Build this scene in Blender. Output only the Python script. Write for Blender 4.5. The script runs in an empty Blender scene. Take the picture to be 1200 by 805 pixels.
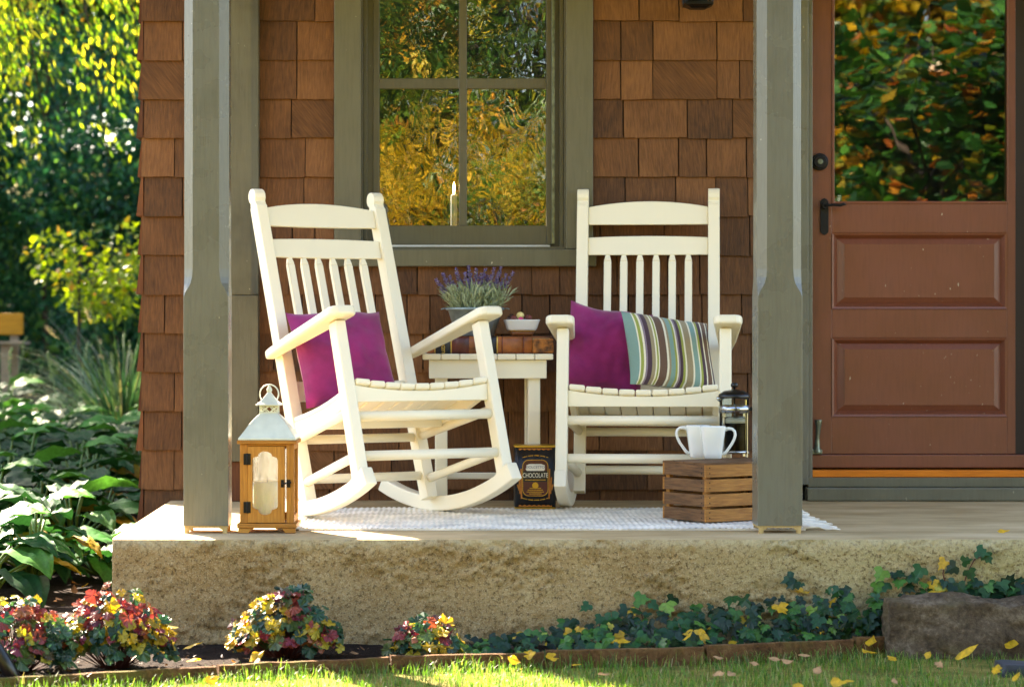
import bpy, bmesh, math, random
from mathutils import Vector, Matrix, noise, Euler
R = math.radians
sin, cos, pi = math.sin, math.cos, math.pi
rnd = random.Random(7)
S = bpy.context.scene
COL = S.collection

# ------------------------------------------------------------------ helpers
F, DW, H = 3004.0, 9.63, 0.628          # focal length (px of the 1200 px photo), camera to wall, eye height above the porch


def at(px, py, Y):
    """the point of the plane y = Y seen at photo pixel px, py"""
    s = F / (Y + DW)
    return Vector(((px - 505) / s, Y, H + (390 - py) / s))


def floor_at(px, py, z):
    """the point of the level z seen at photo pixel px, py"""
    d = F * (H - z) / (py - 390)
    return Vector(((px - 505) * d / F, d - DW, z))


def hx(h):
    c = [int(h[i:i + 2], 16) / 255 for i in (0, 2, 4)]
    return tuple([(x / 12.92 if x <= .04045 else ((x + .055) / 1.055) ** 2.4) for x in c] + [1])


class MB:
    """collects shapes, builds them as one mesh object"""

    def __init__(s):
        s.v, s.f, s.m, s.sm = [], [], [], []

    def add(s, vs, fs, M=None, mi=0, sm=False):
        b = len(s.v)
        s.v += [tuple(M @ Vector(v)) for v in vs] if M is not None else [tuple(v) for v in vs]
        for f in fs:
            s.f.append([i + b for i in f]); s.m.append(mi); s.sm.append(sm)
        return s

    def box(s, x0, x1, y0, y1, z0, z1, M=None, mi=0):
        vs = [(x, y, z) for z in (z0, z1) for y in (y0, y1) for x in (x0, x1)]
        return s.add(vs, [(0, 2, 3, 1), (4, 5, 7, 6), (0, 1, 5, 4), (2, 6, 7, 3), (0, 4, 6, 2), (1, 3, 7, 5)], M, mi)

    def beam(s, a, b, w, h, up=(0, 0, 1), mi=0, w2=None, h2=None):
        a, b = Vector(a), Vector(b); d = (b - a).normalized(); up = Vector(up)
        sx = d.cross(up)
        if sx.length < 1e-5: sx = d.cross(Vector((0, 1, 0)))
        sx.normalize(); u = sx.cross(d)
        w2 = w if w2 is None else w2; h2 = h if h2 is None else h2
        vs = []
        for p, ww, hh in ((a, w, h), (b, w2, h2)):
            for i, j in ((-1, -1), (1, -1), (1, 1), (-1, 1)):
                vs.append(p + sx * i * ww / 2 + u * j * hh / 2)
        return s.add(vs, [(0, 3, 2, 1), (4, 5, 6, 7), (0, 1, 5, 4), (1, 2, 6, 5), (2, 3, 7, 6), (3, 0, 4, 7)], None, mi)

    def prism(s, poly, t0, t1, M=None, mi=0, sm=False):
        """poly (u, v) extruded along w; local axes u->x, w->y, v->z"""
        n = len(poly)
        vs = [(u, t0, v) for u, v in poly] + [(u, t1, v) for u, v in poly]
        area = sum(poly[i][0] * poly[(i + 1) % n][1] - poly[(i + 1) % n][0] * poly[i][1] for i in range(n))
        fs = [list(range(n)), list(range(2 * n - 1, n - 1, -1))]
        fs += [(i + n, (i + 1) % n + n, (i + 1) % n, i) for i in range(n)]
        if area < 0: fs = [list(reversed(f)) for f in fs]
        s.add(vs, fs[:2], M, mi)
        b = len(s.v) - 2 * n
        for f in fs[2:]:
            s.f.append([i + b for i in f]); s.m.append(mi); s.sm.append(sm)
        return s

    def tube(s, pts, r, n=8, mi=0, caps=True, sm=True):
        pts = [Vector(p) for p in pts]; k = len(pts)
        rs = r if isinstance(r, (list, tuple)) else [r] * k
        vs, fs, ref = [], [], None
        for i, p in enumerate(pts):
            d = (pts[min(i + 1, k - 1)] - pts[max(i - 1, 0)]).normalized()
            if ref is None:
                ref = d.cross(Vector((0, 0, 1)))
                if ref.length < 1e-3: ref = d.cross(Vector((0, 1, 0)))
            ref = (ref - d * ref.dot(d)).normalized(); o = d.cross(ref)
            for j in range(n):
                a = 2 * pi * j / n
                vs.append(p + (ref * cos(a) + o * sin(a)) * rs[i])
        for i in range(k - 1):
            for j in range(n):
                fs.append((i * n + j, i * n + (j + 1) % n, (i + 1) * n + (j + 1) % n, (i + 1) * n + j))
        s.add(vs, fs, None, mi, sm)
        if caps:
            b = len(s.v) - k * n
            s.f += [[b + j for j in range(n - 1, -1, -1)], [b + (k - 1) * n + j for j in range(n)]]
            s.m += [mi, mi]; s.sm += [False, False]
        return s

    def lathe(s, prof, n=32, M=None, mi=0, sq=0.0, sm=True):
        """prof (r, z); sq > 0 squares the section off"""
        vs, fs = [], []
        for r, z in prof:
            for j in range(n):
                a = 2 * pi * j / n
                k = 1.0
                if sq: k = (abs(cos(a)) ** sq + abs(sin(a)) ** sq) ** (-1 / sq)
                vs.append((r * k * cos(a), r * k * sin(a), z))
        for i in range(len(prof) - 1):
            for j in range(n):
                fs.append((i * n + j, i * n + (j + 1) % n, (i + 1) * n + (j + 1) % n, (i + 1) * n + j))
        return s.add(vs, fs, M, mi, sm)

    def loft4(s, prof, M=None, mi=0, ends=True):
        """square sections (half width, z)"""
        vs, fs = [], []
        for w, z in prof: vs += [(-w, -w, z), (w, -w, z), (w, w, z), (-w, w, z)]
        for i in range(len(prof) - 1):
            for j in range(4):
                fs.append((i * 4 + j, i * 4 + (j + 1) % 4, i * 4 + 4 + (j + 1) % 4, i * 4 + 4 + j))
        if ends: fs += [(3, 2, 1, 0), tuple(len(vs) - 4 + j for j in range(4))]
        return s.add(vs, fs, M, mi)

    def ball(s, c, r, nu=14, nv=8, mi=0, k=(1, 1, 1), jit=0, seed=0):
        rr = random.Random(seed); vs, fs = [], []
        for i in range(nv + 1):
            t = pi * i / nv
            for j in range(nu):
                a = 2 * pi * j / nu
                q = r * (1 + jit * (rr.random() - .5))
                vs.append((c[0] + q * k[0] * sin(t) * cos(a), c[1] + q * k[1] * sin(t) * sin(a), c[2] + q * k[2] * cos(t)))
        for i in range(nv):
            for j in range(nu):
                fs.append((i * nu + j, (i + 1) * nu + j, (i + 1) * nu + (j + 1) % nu, i * nu + (j + 1) % nu))
        return s.add(vs, fs, None, mi, True)

    def build(s, name, mats, parent=None, bevel=0, seg=2, smooth=False):
        me = bpy.data.meshes.new(name)
        me.from_pydata(s.v, [], s.f)
        for m in (mats if isinstance(mats, (list, tuple)) else [mats]): me.materials.append(m)
        me.polygons.foreach_set('material_index', s.m)
        me.polygons.foreach_set('use_smooth', [True] * len(s.f) if smooth else s.sm)
        me.update()
        o = bpy.data.objects.new(name, me); COL.objects.link(o)
        if parent: o.parent = parent
        if bevel:
            b = o.modifiers.new('bevel', 'BEVEL'); b.width = bevel; b.segments = seg; b.limit_method = 'ANGLE'
            b.angle_limit = R(40); b.harden_normals = False
        return o


def build_each(mb, name, mats, parent=None, bevel=0, seg=2):
    """every separate piece of mb becomes an object of its own"""
    par = list(range(len(mb.v)))
    def fd(i):
        while par[i] != i: par[i] = par[par[i]]; i = par[i]
        return i
    for f in mb.f:
        a = fd(f[0])
        for i in f[1:]: par[fd(i)] = a
    gr = {}
    for k, f in enumerate(mb.f): gr.setdefault(fd(f[0]), []).append(k)
    out = []
    for ks in gr.values():
        n = MB(); mp = {}
        for k in ks:
            for i in mb.f[k]:
                if i not in mp: mp[i] = len(n.v); n.v.append(mb.v[i])
            n.f.append([mp[i] for i in mb.f[k]]); n.m.append(mb.m[k]); n.sm.append(mb.sm[k])
        out.append(n.build(name, mats, parent, bevel, seg))
    return out


def tag(o, label=None, cat=None, group=None, kind=None):
    if label: o['label'] = label
    if cat: o['category'] = cat
    if group: o['group'] = group
    if kind: o['kind'] = kind
    return o


def thing(name, label, cat, loc=(0, 0, 0), rz=0, group=None):
    o = bpy.data.objects.new(name, None); COL.objects.link(o)
    o.location = loc; o.rotation_euler = (0, 0, rz); o.empty_display_size = .1
    return tag(o, label, cat, group)


def dup(root, loc, rz, label=None):
    r = root.copy(); COL.objects.link(r); r.location = loc; r.rotation_euler = (0, 0, rz)
    if label: r['label'] = label
    for ch in list(root.children):
        c = ch.copy(); COL.objects.link(c); c.parent = r
        for g in list(ch.children):
            d = g.copy(); COL.objects.link(d); d.parent = c
    return r


def text_mesh(name, body, size, M, mat, parent, extrude=.0006, xs=1.0):
    cu = bpy.data.curves.new(name + '_font', 'FONT'); cu.body = body; cu.size = size
    cu.align_x = 'CENTER'; cu.align_y = 'CENTER'; cu.extrude = extrude
    t = bpy.data.objects.new(name + '_tmp', cu); COL.objects.link(t)
    dg = bpy.context.evaluated_depsgraph_get(); dg.update()
    me = bpy.data.meshes.new_from_object(t.evaluated_get(dg))
    bpy.data.objects.remove(t); bpy.data.curves.remove(cu)
    me.transform(M @ Matrix.Diagonal((xs, 1, 1, 1)))
    me.name = name
    me.materials.clear(); me.materials.append(mat)
    o = bpy.data.objects.new(name, me); COL.objects.link(o); o.parent = parent
    return o


# ------------------------------------------------------------------ materials
class NT:
    def __init__(s, name):
        s.mat = bpy.data.materials.new(name); s.mat.use_nodes = True
        s.t = s.mat.node_tree; s.t.nodes.clear()
        s.out = s.n('ShaderNodeOutputMaterial')

    def n(s, typ, ins=None, **kw):
        o = s.t.nodes.new(typ)
        for k, v in kw.items(): setattr(o, k, v)
        for k, v in (ins or {}).items(): s.set(o, k, v)
        return o

    def set(s, node, key, v):
        inp = node.inputs[key]
        if hasattr(v, 'bl_idname') and hasattr(v, 'outputs'): v = v.outputs[0]
        if isinstance(v, bpy.types.NodeSocket): s.t.links.new(v, inp)
        else: inp.default_value = v

    def coord(s, scale=(1, 1, 1), src='Object', rot=(0, 0, 0)):
        tc = s.n('ShaderNodeTexCoord')
        return s.n('ShaderNodeMapping', {'Vector': tc.outputs[src], 'Scale': scale, 'Rotation': rot})

    def noise(s, vec, scale, detail=4, rough=.55, dist=0.0):
        return s.n('ShaderNodeTexNoise', {'Vector': vec, 'Scale': scale, 'Detail': detail, 'Roughness': rough, 'Distortion': dist})

    def ramp(s, fac, stops, const=False):
        r = s.n('ShaderNodeValToRGB', {'Fac': fac}); e = r.color_ramp.elements
        if const: r.color_ramp.interpolation = 'CONSTANT'
        while len(e) < len(stops): e.new(.5)
        for i, (p, c) in enumerate(stops):
            e[i].position = p; e[i].color = c if not isinstance(c, (int, float)) else (c, c, c, 1)
        return r

    def math(s, op, a, b=0.0, c=None):
        m = s.n('ShaderNodeMath', {0: a, 1: b}, operation=op)
        if c is not None: s.set(m, 2, c)
        return m

    def mix(s, fac, a, b, blend='MIX'):
        m = s.n('ShaderNodeMix', data_type='RGBA', blend_type=blend)
        s.set(m, 0, fac); s.set(m, 6, a); s.set(m, 7, b)
        return m.outputs[2]

    def bump(s, h, strength=.3, dist=.01, normal=None):
        b = s.n('ShaderNodeBump', {'Height': h, 'Strength': strength, 'Distance': dist})
        if normal is not None: s.set(b, 'Normal', normal)
        return b

    def pbr(s, col, rough=.5, normal=None, **kw):
        p = s.n('ShaderNodeBsdfPrincipled', {'Base Color': col, 'Roughness': rough})
        if normal is not None: s.set(p, 'Normal', normal)
        for k, v in kw.items(): s.set(p, k.replace('_', ' '), v)
        return p

    def done(s, sh):
        s.set(s.out, 'Surface', sh); return s.mat


def m_paint(name, col, rough=.35, grain=(14, 14, 1.2), var=.12, bump=.15, chips=0.0, spec=.5, gmix=.55):
    t = NT(name); v = t.coord(grain); n = t.noise(v, 9, 5)
    v2 = t.coord(); n2 = t.noise(v2, 5, 4)
    c = hx(col); d = tuple([x * (1 - var * 2.2) for x in c[:3]] + [1]); l = tuple([min(1, x * (1 + var)) for x in c[:3]] + [1])
    colr = t.ramp(n2, [(.3, d), (.5, c), (.72, l)]).outputs[0]
    g = t.ramp(n, [(.35, .8), (.55, 1.0)])
    colr = t.mix(gmix, colr, t.mix(1.0, colr, g.outputs[0], 'MULTIPLY'))
    if chips:
        n3 = t.noise(t.coord((1, 1, .5)), 90, 3)
        colr = t.mix(t.ramp(n3, [(.735 - chips * .1, 0.0), (.75, 1.0)]).outputs[0], colr, hx('b8b09a'))
    rr = t.math('MULTIPLY_ADD', n2, .25, rough - .1)
    return t.done(t.pbr(colr, rr, t.bump(n, bump, .004), Specular_IOR_Level=spec))


def m_plain(name, col, rough=.5, metal=0.0, var=.08, scale=8, bump=0.0, bscale=60, **kw):
    t = NT(name); v = t.coord(); n = t.noise(v, scale, 4)
    c = hx(col); d = tuple([x * (1 - var * 2) for x in c[:3]] + [1]); l = tuple([min(1, x * (1 + var * 2)) for x in c[:3]] + [1])
    colr = t.ramp(n, [(.3, d), (.7, l)]).outputs[0]
    nb = t.bump(t.noise(v, bscale, 4), bump, .003) if bump else None
    return t.done(t.pbr(colr, t.math('MULTIPLY_ADD', n, .2, rough - .1), nb, Metallic=metal, **kw))


def m_wood(name, ca, cb, cc, grain=(30, 30, 2.0), rough=.6, bump=.4, island=True, skew=False, wear=None):
    t = NT(name)
    tc = t.n('ShaderNodeTexCoord'); vec = tc.outputs['Object']
    geo = t.n('ShaderNodeNewGeometry'); isl = geo.outputs['Random Per Island']
    if island:
        off = t.n('ShaderNodeCombineXYZ', {0: t.math('MULTIPLY', isl, 37.0), 1: t.math('MULTIPLY', isl, 11.0), 2: t.math('MULTIPLY', isl, 53.0)})
        vec = t.n('ShaderNodeVectorMath', {0: vec, 1: off}, operation='ADD').outputs[0]
    if skew:      # some pieces are cut across the grain
        sp = t.n('ShaderNodeSeparateXYZ', {0: vec})
        k = t.math('MULTIPLY', t.math('SUBTRACT', t.math('FRACT', t.math('MULTIPLY', isl, 7.3)), .5), .22)
        k = t.math('ADD', k, t.math('MULTIPLY', t.math('GREATER_THAN', t.math('FRACT', t.math('MULTIPLY', isl, 13.7)), .93), .8))
        vec = t.n('ShaderNodeCombineXYZ', {0: t.math('MULTIPLY_ADD', sp.outputs[2], k, sp.outputs[0]), 1: sp.outputs[1], 2: sp.outputs[2]}).outputs[0]
    mp = t.n('ShaderNodeMapping', {'Vector': vec, 'Scale': grain})
    n = t.noise(mp, 5, 6, .65); n2 = t.noise(vec, 7, 3)
    f = t.math('MULTIPLY_ADD', n, .55, t.math('MULTIPLY', n2, .25))
    f = t.math('ADD', f, t.math('MULTIPLY', t.math('SUBTRACT', isl, .5), .22 if island else 0.0))
    f = t.math('ADD', f, .1)
    colr = t.ramp(f, [(.28, hx(ca)), (.52, hx(cb)), (.78, hx(cc))]).outputs[0]
    if wear:
        n3 = t.noise(t.n('ShaderNodeMapping', {'Vector': vec, 'Scale': (60, 60, 8)}), 4, 4)
        colr = t.mix(t.math('MULTIPLY', t.ramp(n3, [(.6, 0.0), (.72, 1.0)]).outputs[0], .6), colr, hx(wear))
    return t.done(t.pbr(colr, rough, t.bump(n, bump, .004), Specular_IOR_Level=.3))


def m_leaf(name, stops, trans=.4, rough=.4, spec=.45, vein=0.0, tcol=1.6):
    """leaf blades; each blade takes its own tone"""
    t = NT(name); geo = t.n('ShaderNodeNewGeometry')
    colr = t.ramp(geo.outputs['Random Per Island'], [(p, hx(c)) for p, c in stops]).outputs[0]
    n = t.noise(t.coord(), 75, 4, .65)
    colr = t.mix(.75, colr, t.mix(1.0, colr, t.ramp(n, [(.3, .45), (.7, 1.25)]).outputs[0], 'MULTIPLY'))
    p = t.pbr(colr, rough, Specular_IOR_Level=spec)
    tr = t.n('ShaderNodeBsdfTranslucent', {'Color': t.mix(1.0, colr, (tcol, tcol * 1.02, tcol * .55, 1), 'MULTIPLY')})
    return t.done(t.n('ShaderNodeMixShader', {0: trans, 1: p, 2: tr}))


M = {}
M['shingle'] = m_wood('cedar_shingle', '34200f', '694323', '91623a', (34, 34, 1.6), .62, .55, True, True)
M['shingle_edge'] = m_wood('cedar_shingle_side', '3a1e10', '64391f', '8a5630', (34, 34, 1.6), .62, .5, True)
M['sage'] = m_paint('sage_paint', '65655a', .26, var=.07, chips=.1, bump=.28)
M['trim'] = m_paint('trim_paint', '625f4d', .34, var=.06, chips=.05, bump=.12)
M['sash'] = m_paint('sash_paint', '56523f', .36, var=.06, bump=.1)
M['pilaster'] = m_paint('weathered_paint', '5e5a47', .45, var=.16, chips=.2, bump=.5)
M['door'] = m_paint('door_paint', '743f29', .36, var=.04, chips=.16, bump=.07)
M['jamb_shade'] = m_paint('jamb_painted_shade', '2c1a10', .5, var=.05, bump=.1)  # shadow tone beside the door, put into the colour
M['cream'] = m_paint('cream_paint', 'f3ead0', .38, (5, 5, 5), var=.006, bump=.0, gmix=.0)
M['white_strip'] = m_plain('white_paint', 'd9d6c8', .4)
M['orange_wood'] = m_wood('threshold_wood', 'b05a10', 'd37418', 'e88c28', (2, 30, 30), .4, .2, False)
M['bronze'] = m_plain('bronze_metal', '6d7468', .35, .8, .2, 40)
M['iron'] = m_plain('black_iron', '17171a', .42, .6, .2, 40, .15)
M['black'] = m_plain('black_plastic', '101012', .3)
M['dark_room'] = m_plain('dark_interior', '17130e', .9)
M['ceiling'] = m_plain('ceiling_paint', 'cfc7b4', .6)
M['roofing'] = m_plain('roofing', '3b3733', .9, 0, .2, 30, .4)
M['bare_wood'] = m_wood('bare_wood', '8d7444', 'b79a62', 'd2b882', (30, 30, 3), .6, .3, False)
M['lantern_wood'] = m_wood('honey_wood', '7a4a18', 'b67a30', 'd9a24e', (40, 40, 2.2), .5, .35, True)
M['lantern_wood_h'] = m_wood('honey_wood_across', '7a4a18', 'b67a30', 'd9a24e', (2.2, 40, 40), .5, .35, True)
M['lantern_metal'] = m_plain('sage_white_metal', 'cfd2c2', .4, .0, .05, 20, .05)
def m_wax():
    t = NT('candle_wax')
    return t.done(t.pbr(hx('f8f2e4'), .45, Subsurface_Weight=.9, Subsurface_Radius=(1, .8, .5), Subsurface_Scale=.09, Emission_Color=hx('ffe2b0'), Emission_Strength=.022))  # faint emission put into the wax to brighten its shaded front
M['wax'] = m_wax()
M['crate_wood'] = m_wood('crate_wood', '74471c', 'b07836', 'd8a258', (3, 3, 40), .6, .5, True, False)
M['crate_dark'] = m_wood('crate_wood_charred', '3a2616', '7a5636', 'a5794e', (3, 3, 40), .65, .5, True, False)
M['porcelain'] = m_plain('porcelain', 'eceeea', .12, 0, .01)
M['chrome'] = m_plain('chrome', 'b4b6b8', .22, 1.0, .02)
M['galv'] = m_plain('galvanised_steel', '93a4a8', .38, .35, .2, 14, .1)
M['foot_wood'] = m_wood('walnut', '4a2a14', '7a4a25', '9c6636', (3, 30, 30), .4, .2, False)
M['gold'] = m_plain('gold_print', 'c79a2c', .35, .5, .08)
M['tin_black'] = m_plain('tin_black', '17171c', .3, .1, .1)
M['tin_red'] = m_plain('tin_maroon', '4d1712', .35)
M['tin_cream'] = m_plain('tin_cream', 'f1ead8', .35)
M['tin_blue'] = m_plain('tin_blue', '2c3d78', .35)
M['wafer'] = m_wood('wafer_print', '7a4416', 'b4702c', 'd99c54', (40, 40, 8), .4, .1, True)
M['leather'] = m_plain('brown_leather', '8d4f20', .42, 0, .35, 16, .5, 90)
M['leather_red'] = m_plain('red_leather', '5f2716', .42, 0, .3, 18, .5, 90)
M['leather_black'] = m_plain('black_leather', '17161a', .4, 0, .2, 18, .4, 90)
M['leather_rough'] = m_plain('scuffed_leather', '9a5d22', .7, 0, .45, 40, .9, 120)
M['paper'] = m_wood('page_edges', '9c8258', 'c0a679', 'd8c299', (3, 3, 160), .8, .5, False)
M['gilt'] = m_plain('gilt', 'd8b45a', .3, .6)
M['choc'] = m_plain('dark_chocolate', '3b1a14', .35, 0, .2, 60, .3, 120)
M['choc_red'] = m_plain('cocoa_dusted', '6b2f26', .6, 0, .25, 80, .5, 160)
M['choc_pale'] = m_plain('pale_truffle', 'e8d58c', .5, 0, .1, 60, .3, 120)
M['pink'] = m_plain('pink_foil', 'd03a72', .35)
M['petiole'] = m_plain('stem_green', '5f7a34', .5)
M['stem_red'] = m_plain('stem_red', '5a2a22', .5)
M['bark'] = m_plain('bark', '3d3228', .9, 0, .35, 12, .9, 30)
M['bench'] = m_wood('bench_plank', 'a06a14', 'c58a20', 'd8a038', (2, 30, 30), .5, .3, True)
M['bench_grey'] = m_wood('bench_grey', '6a5a48', '9a8872', 'b8a68e', (2, 30, 30), .6, .3, True)
M['slate'] = m_plain('slate', '34363c', .6, 0, .2, 20, .5, 60)

# fabrics
def m_fabric(name, col, weave=420, sheen=.35):
    t = NT(name); v = t.coord(); n = t.noise(v, 9, 4); c = hx(col)
    d = tuple([x * .72 for x in c[:3]] + [1]); l = tuple([x * 1.25 for x in c[:3]] + [1])
    w = t.n('ShaderNodeTexWave', {'Vector': v, 'Scale': weave / 6.28}, wave_type='BANDS', bands_direction='X')
    w2 = t.n('ShaderNodeTexWave', {'Vector': v, 'Scale': weave / 6.28}, wave_type='BANDS', bands_direction='Z')
    f = t.math('ADD', t.math('MULTIPLY', w, .5), t.math('MULTIPLY', w2, .5))
    cl = t.ramp(n, [(.3, d), (.7, l)]).outputs[0]
    return t.done(t.pbr(cl, .85, t.bump(f, .25, .001), Sheen_Weight=sheen, Specular_IOR_Level=.2))

M['plum'] = m_fabric('plum_cloth', '8c2462')
M['rug'] = m_fabric('white_cotton', 'eee7d8', 160, .1)

def m_stripes():
    t = NT('striped_cloth'); tc = t.n('ShaderNodeTexCoord')
    sp = t.n('ShaderNodeSeparateXYZ', {0: tc.outputs['UV']})
    teal, crm, grn, plum, mau, tau, brn = '7d9c92', 'e6dfc6', '99a04e', '4d3a44', '8d7c86', '9c8c6c', '6a5142'
    seq = [(teal, 5), (crm, 1.2), (grn, 2.4), (crm, 1.4), (mau, 1.8), (plum, 3.6), (tau, 3), (crm, 1.2), (grn, 1.6), (crm, 1), (brn, 7), (crm, 1.6), (tau, 2),
           (teal, 4), (grn, 2), (crm, 1.2), (mau, 1.4), (plum, 3), (grn, 2.2), (crm, 1.4), (tau, 6), (crm, 1.6), (teal, 5), (crm, 1.2), (grn, 2),
           (plum, 3.4), (crm, 1.4), (brn, 4.5), (crm, 1.3), (plum, 2.2), (tau, 3)]
    tot = sum(w for _, w in seq); pos = 0; stops = []
    for c, w in seq:
        stops.append((pos / tot, c)); pos += w
    # a colour ramp holds 32 stops at most
    r = t.ramp(sp.outputs[0], [(p, hx(c)) for p, c in stops[:32]], True)
    n = t.noise(t.coord(), 300, 2)
    cl = t.mix(.25, r.outputs[0], t.mix(1.0, r.outputs[0], t.ramp(n, [(.3, .7), (.7, 1.1)]).outputs[0], 'MULTIPLY'))
    return t.done(t.pbr(cl, .85, t.bump(n, .25, .001), Sheen_Weight=.2, Specular_IOR_Level=.2))
M['stripes'] = m_stripes()

def m_glass(name, scale, amount, stretch=(1, 1, 1), ior=1.85, detail=3):
    t = NT(name); v = t.coord(stretch)
    n = t.noise(v, scale, detail, .5, .8); b = t.bump(n, 1.0, amount)
    fr = t.n('ShaderNodeFresnel', {'IOR': ior})
    g = t.n('ShaderNodeBsdfGlossy', {'Color': (1, 1, 1, 1), 'Roughness': .0, 'Normal': b})
    tr = t.n('ShaderNodeBsdfTransparent', {'Color': (.86, .88, .86, 1)})
    return t.done(t.n('ShaderNodeMixShader', {0: fr, 1: tr, 2: g}))
M['old_glass'] = m_glass('old_wavy_glass', 17, .00048, (1, 1, .8), 2.0, 1.6)
M['door_glass'] = m_glass('door_glass', 6, .00022, (1, 1, .5), 1.75, 1.5)
M['clear_glass'] = m_glass('clear_glass', 10, .00002, ior=1.22)

def m_dusty():
    t = NT('dusty_glass'); n = t.noise(t.coord((1, 1, .3)), 60, 4)
    fr = t.n('ShaderNodeFresnel', {'IOR': 1.5}); g = t.n('ShaderNodeBsdfGlossy', {'Color': (1, 1, 1, 1), 'Roughness': .05})
    tr = t.n('ShaderNodeBsdfTransparent', {'Color': (.95, .96, .95, 1)}); d = t.n('ShaderNodeBsdfTranslucent', {'Color': (.85, .85, .82, 1)})
    a = t.n('ShaderNodeMixShader', {0: t.math('MULTIPLY', n, .2), 1: tr, 2: d})
    return t.done(t.n('ShaderNodeMixShader', {0: fr, 1: a, 2: g}))
M['dusty_glass'] = m_dusty()

def m_emit(name, col, s):
    t = NT(name); return t.done(t.n('ShaderNodeEmission', {'Color': hx(col), 'Strength': s}))
M['flame'] = m_emit('candle_bulb', 'ffd070', 12)

def m_coffee():
    t = NT('coffee'); return t.done(t.pbr(hx('120703'), .5, Specular_IOR_Level=.1))
M['coffee'] = m_coffee()

def m_concrete():
    t = NT('stucco_concrete'); v = t.coord()
    n1 = t.noise(v, 2.2, 5, .6); n2 = t.noise(v, 26, 6, .7); n3 = t.noise(v, 85, 5, .75)
    base = t.ramp(t.math('ADD', t.math('MULTIPLY', n1, .5), t.math('MULTIPLY', n2, .5)),
                  [(.3, hx('8a6e42')), (.46, hx('a4875a')), (.6, hx('b99e70')), (.8, hx('ccb88c'))]).outputs[0]
    # moss on the right-hand end, rust-brown staining in the middle
    sp = t.n('ShaderNodeSeparateXYZ', {0: v})
    gx = t.n('ShaderNodeMapRange', {0: sp.outputs[0], 1: .7, 2: 1.7, 3: 0.0, 4: .75})
    moss = t.math('MULTIPLY', gx, t.ramp(n1, [(.36, 0.0), (.6, 1.0)]).outputs[0])
    base = t.mix(moss, base, hx('a39c58'))
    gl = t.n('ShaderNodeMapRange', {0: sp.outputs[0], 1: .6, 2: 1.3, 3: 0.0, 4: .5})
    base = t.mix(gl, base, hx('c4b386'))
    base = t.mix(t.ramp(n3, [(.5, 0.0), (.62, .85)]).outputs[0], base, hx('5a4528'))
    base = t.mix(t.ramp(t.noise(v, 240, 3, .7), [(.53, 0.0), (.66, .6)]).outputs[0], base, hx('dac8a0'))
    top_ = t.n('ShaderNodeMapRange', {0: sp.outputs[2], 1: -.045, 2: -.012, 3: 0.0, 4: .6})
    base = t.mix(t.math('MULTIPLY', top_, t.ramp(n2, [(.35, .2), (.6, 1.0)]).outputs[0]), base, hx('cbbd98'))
    hgt = t.math('ADD', t.math('MULTIPLY', n2, .5), t.math('MULTIPLY', n3, .5))
    return t.done(t.pbr(base, .92, t.bump(hgt, 1.0, .016), Specular_IOR_Level=.2))
M['stucco'] = m_concrete()

def m_slabtop():
    t = NT('porch_concrete'); v = t.coord((1, 2.5, 1))
    n1 = t.noise(v, 2.5, 5, .6); n2 = t.noise(t.coord(), 90, 4, .7)
    n3 = t.noise(t.coord((1, 4, 1)), 5, 4, .6)
    c = t.ramp(n1, [(.3, hx('a0875c')), (.55, hx('bda47a')), (.75, hx('cfb890'))]).outputs[0]
    c = t.mix(t.ramp(n3, [(.62, 0.0), (.72, .7)]).outputs[0], c, hx('8a6a4a'))
    c = t.mix(t.ramp(n2, [(.6, 0.0), (.7, .35)]).outputs[0], c, hx('75664e'))
    return t.done(t.pbr(c, .8, t.bump(n2, .25, .004), Specular_IOR_Level=.25))
M['slab_top'] = m_slabtop()

def m_soil(name, a, b, c, sc=18):
    t = NT(name); v = t.coord(); n = t.noise(v, sc, 6, .7); n2 = t.noise(v, sc * 5, 4, .7)
    cl = t.ramp(t.math('ADD', t.math('MULTIPLY', n, .5), t.math('MULTIPLY', n2, .5)), [(.35, hx(a)), (.5, hx(b)), (.66, hx(c))]).outputs[0]
    return t.done(t.pbr(cl, .95, t.bump(n2, .9, .02), Specular_IOR_Level=.15))
M['soil'] = m_soil('garden_soil', '17100b', '281d15', '44362a')
M['lawn'] = m_soil('lawn_ground', '4a4c1c', '746c30', 'a08a48', 5)
M['woods'] = m_soil('woodland_floor', '150f09', '241a10', '3c2a18', 6)

def m_stone(name, a, b, c, moss):
    t = NT(name); v = t.coord(); n = t.noise(v, 12, 6, .7); n2 = t.noise(v, 55, 5, .7)
    cl = t.ramp(t.math('ADD', t.math('MULTIPLY', n, .55), t.math('MULTIPLY', n2, .45)), [(.33, hx(a)), (.5, hx(b)), (.68, hx(c))]).outputs[0]
    cl = t.mix(t.ramp(t.noise(v, 5, 4), [(.5, 0.0), (.64, .7)]).outputs[0], cl, hx(moss))
    return t.done(t.pbr(cl, .9, t.bump(n2, .9, .012), Specular_IOR_Level=.2))
M['stone'] = m_stone('rough_stone', '2e241b', '5f4f3d', '92806a', '5a5030')
M['edging'] = m_stone('edging_board', '3a2616', '6a4a2c', '8a6a44', '5d5a24')

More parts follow.
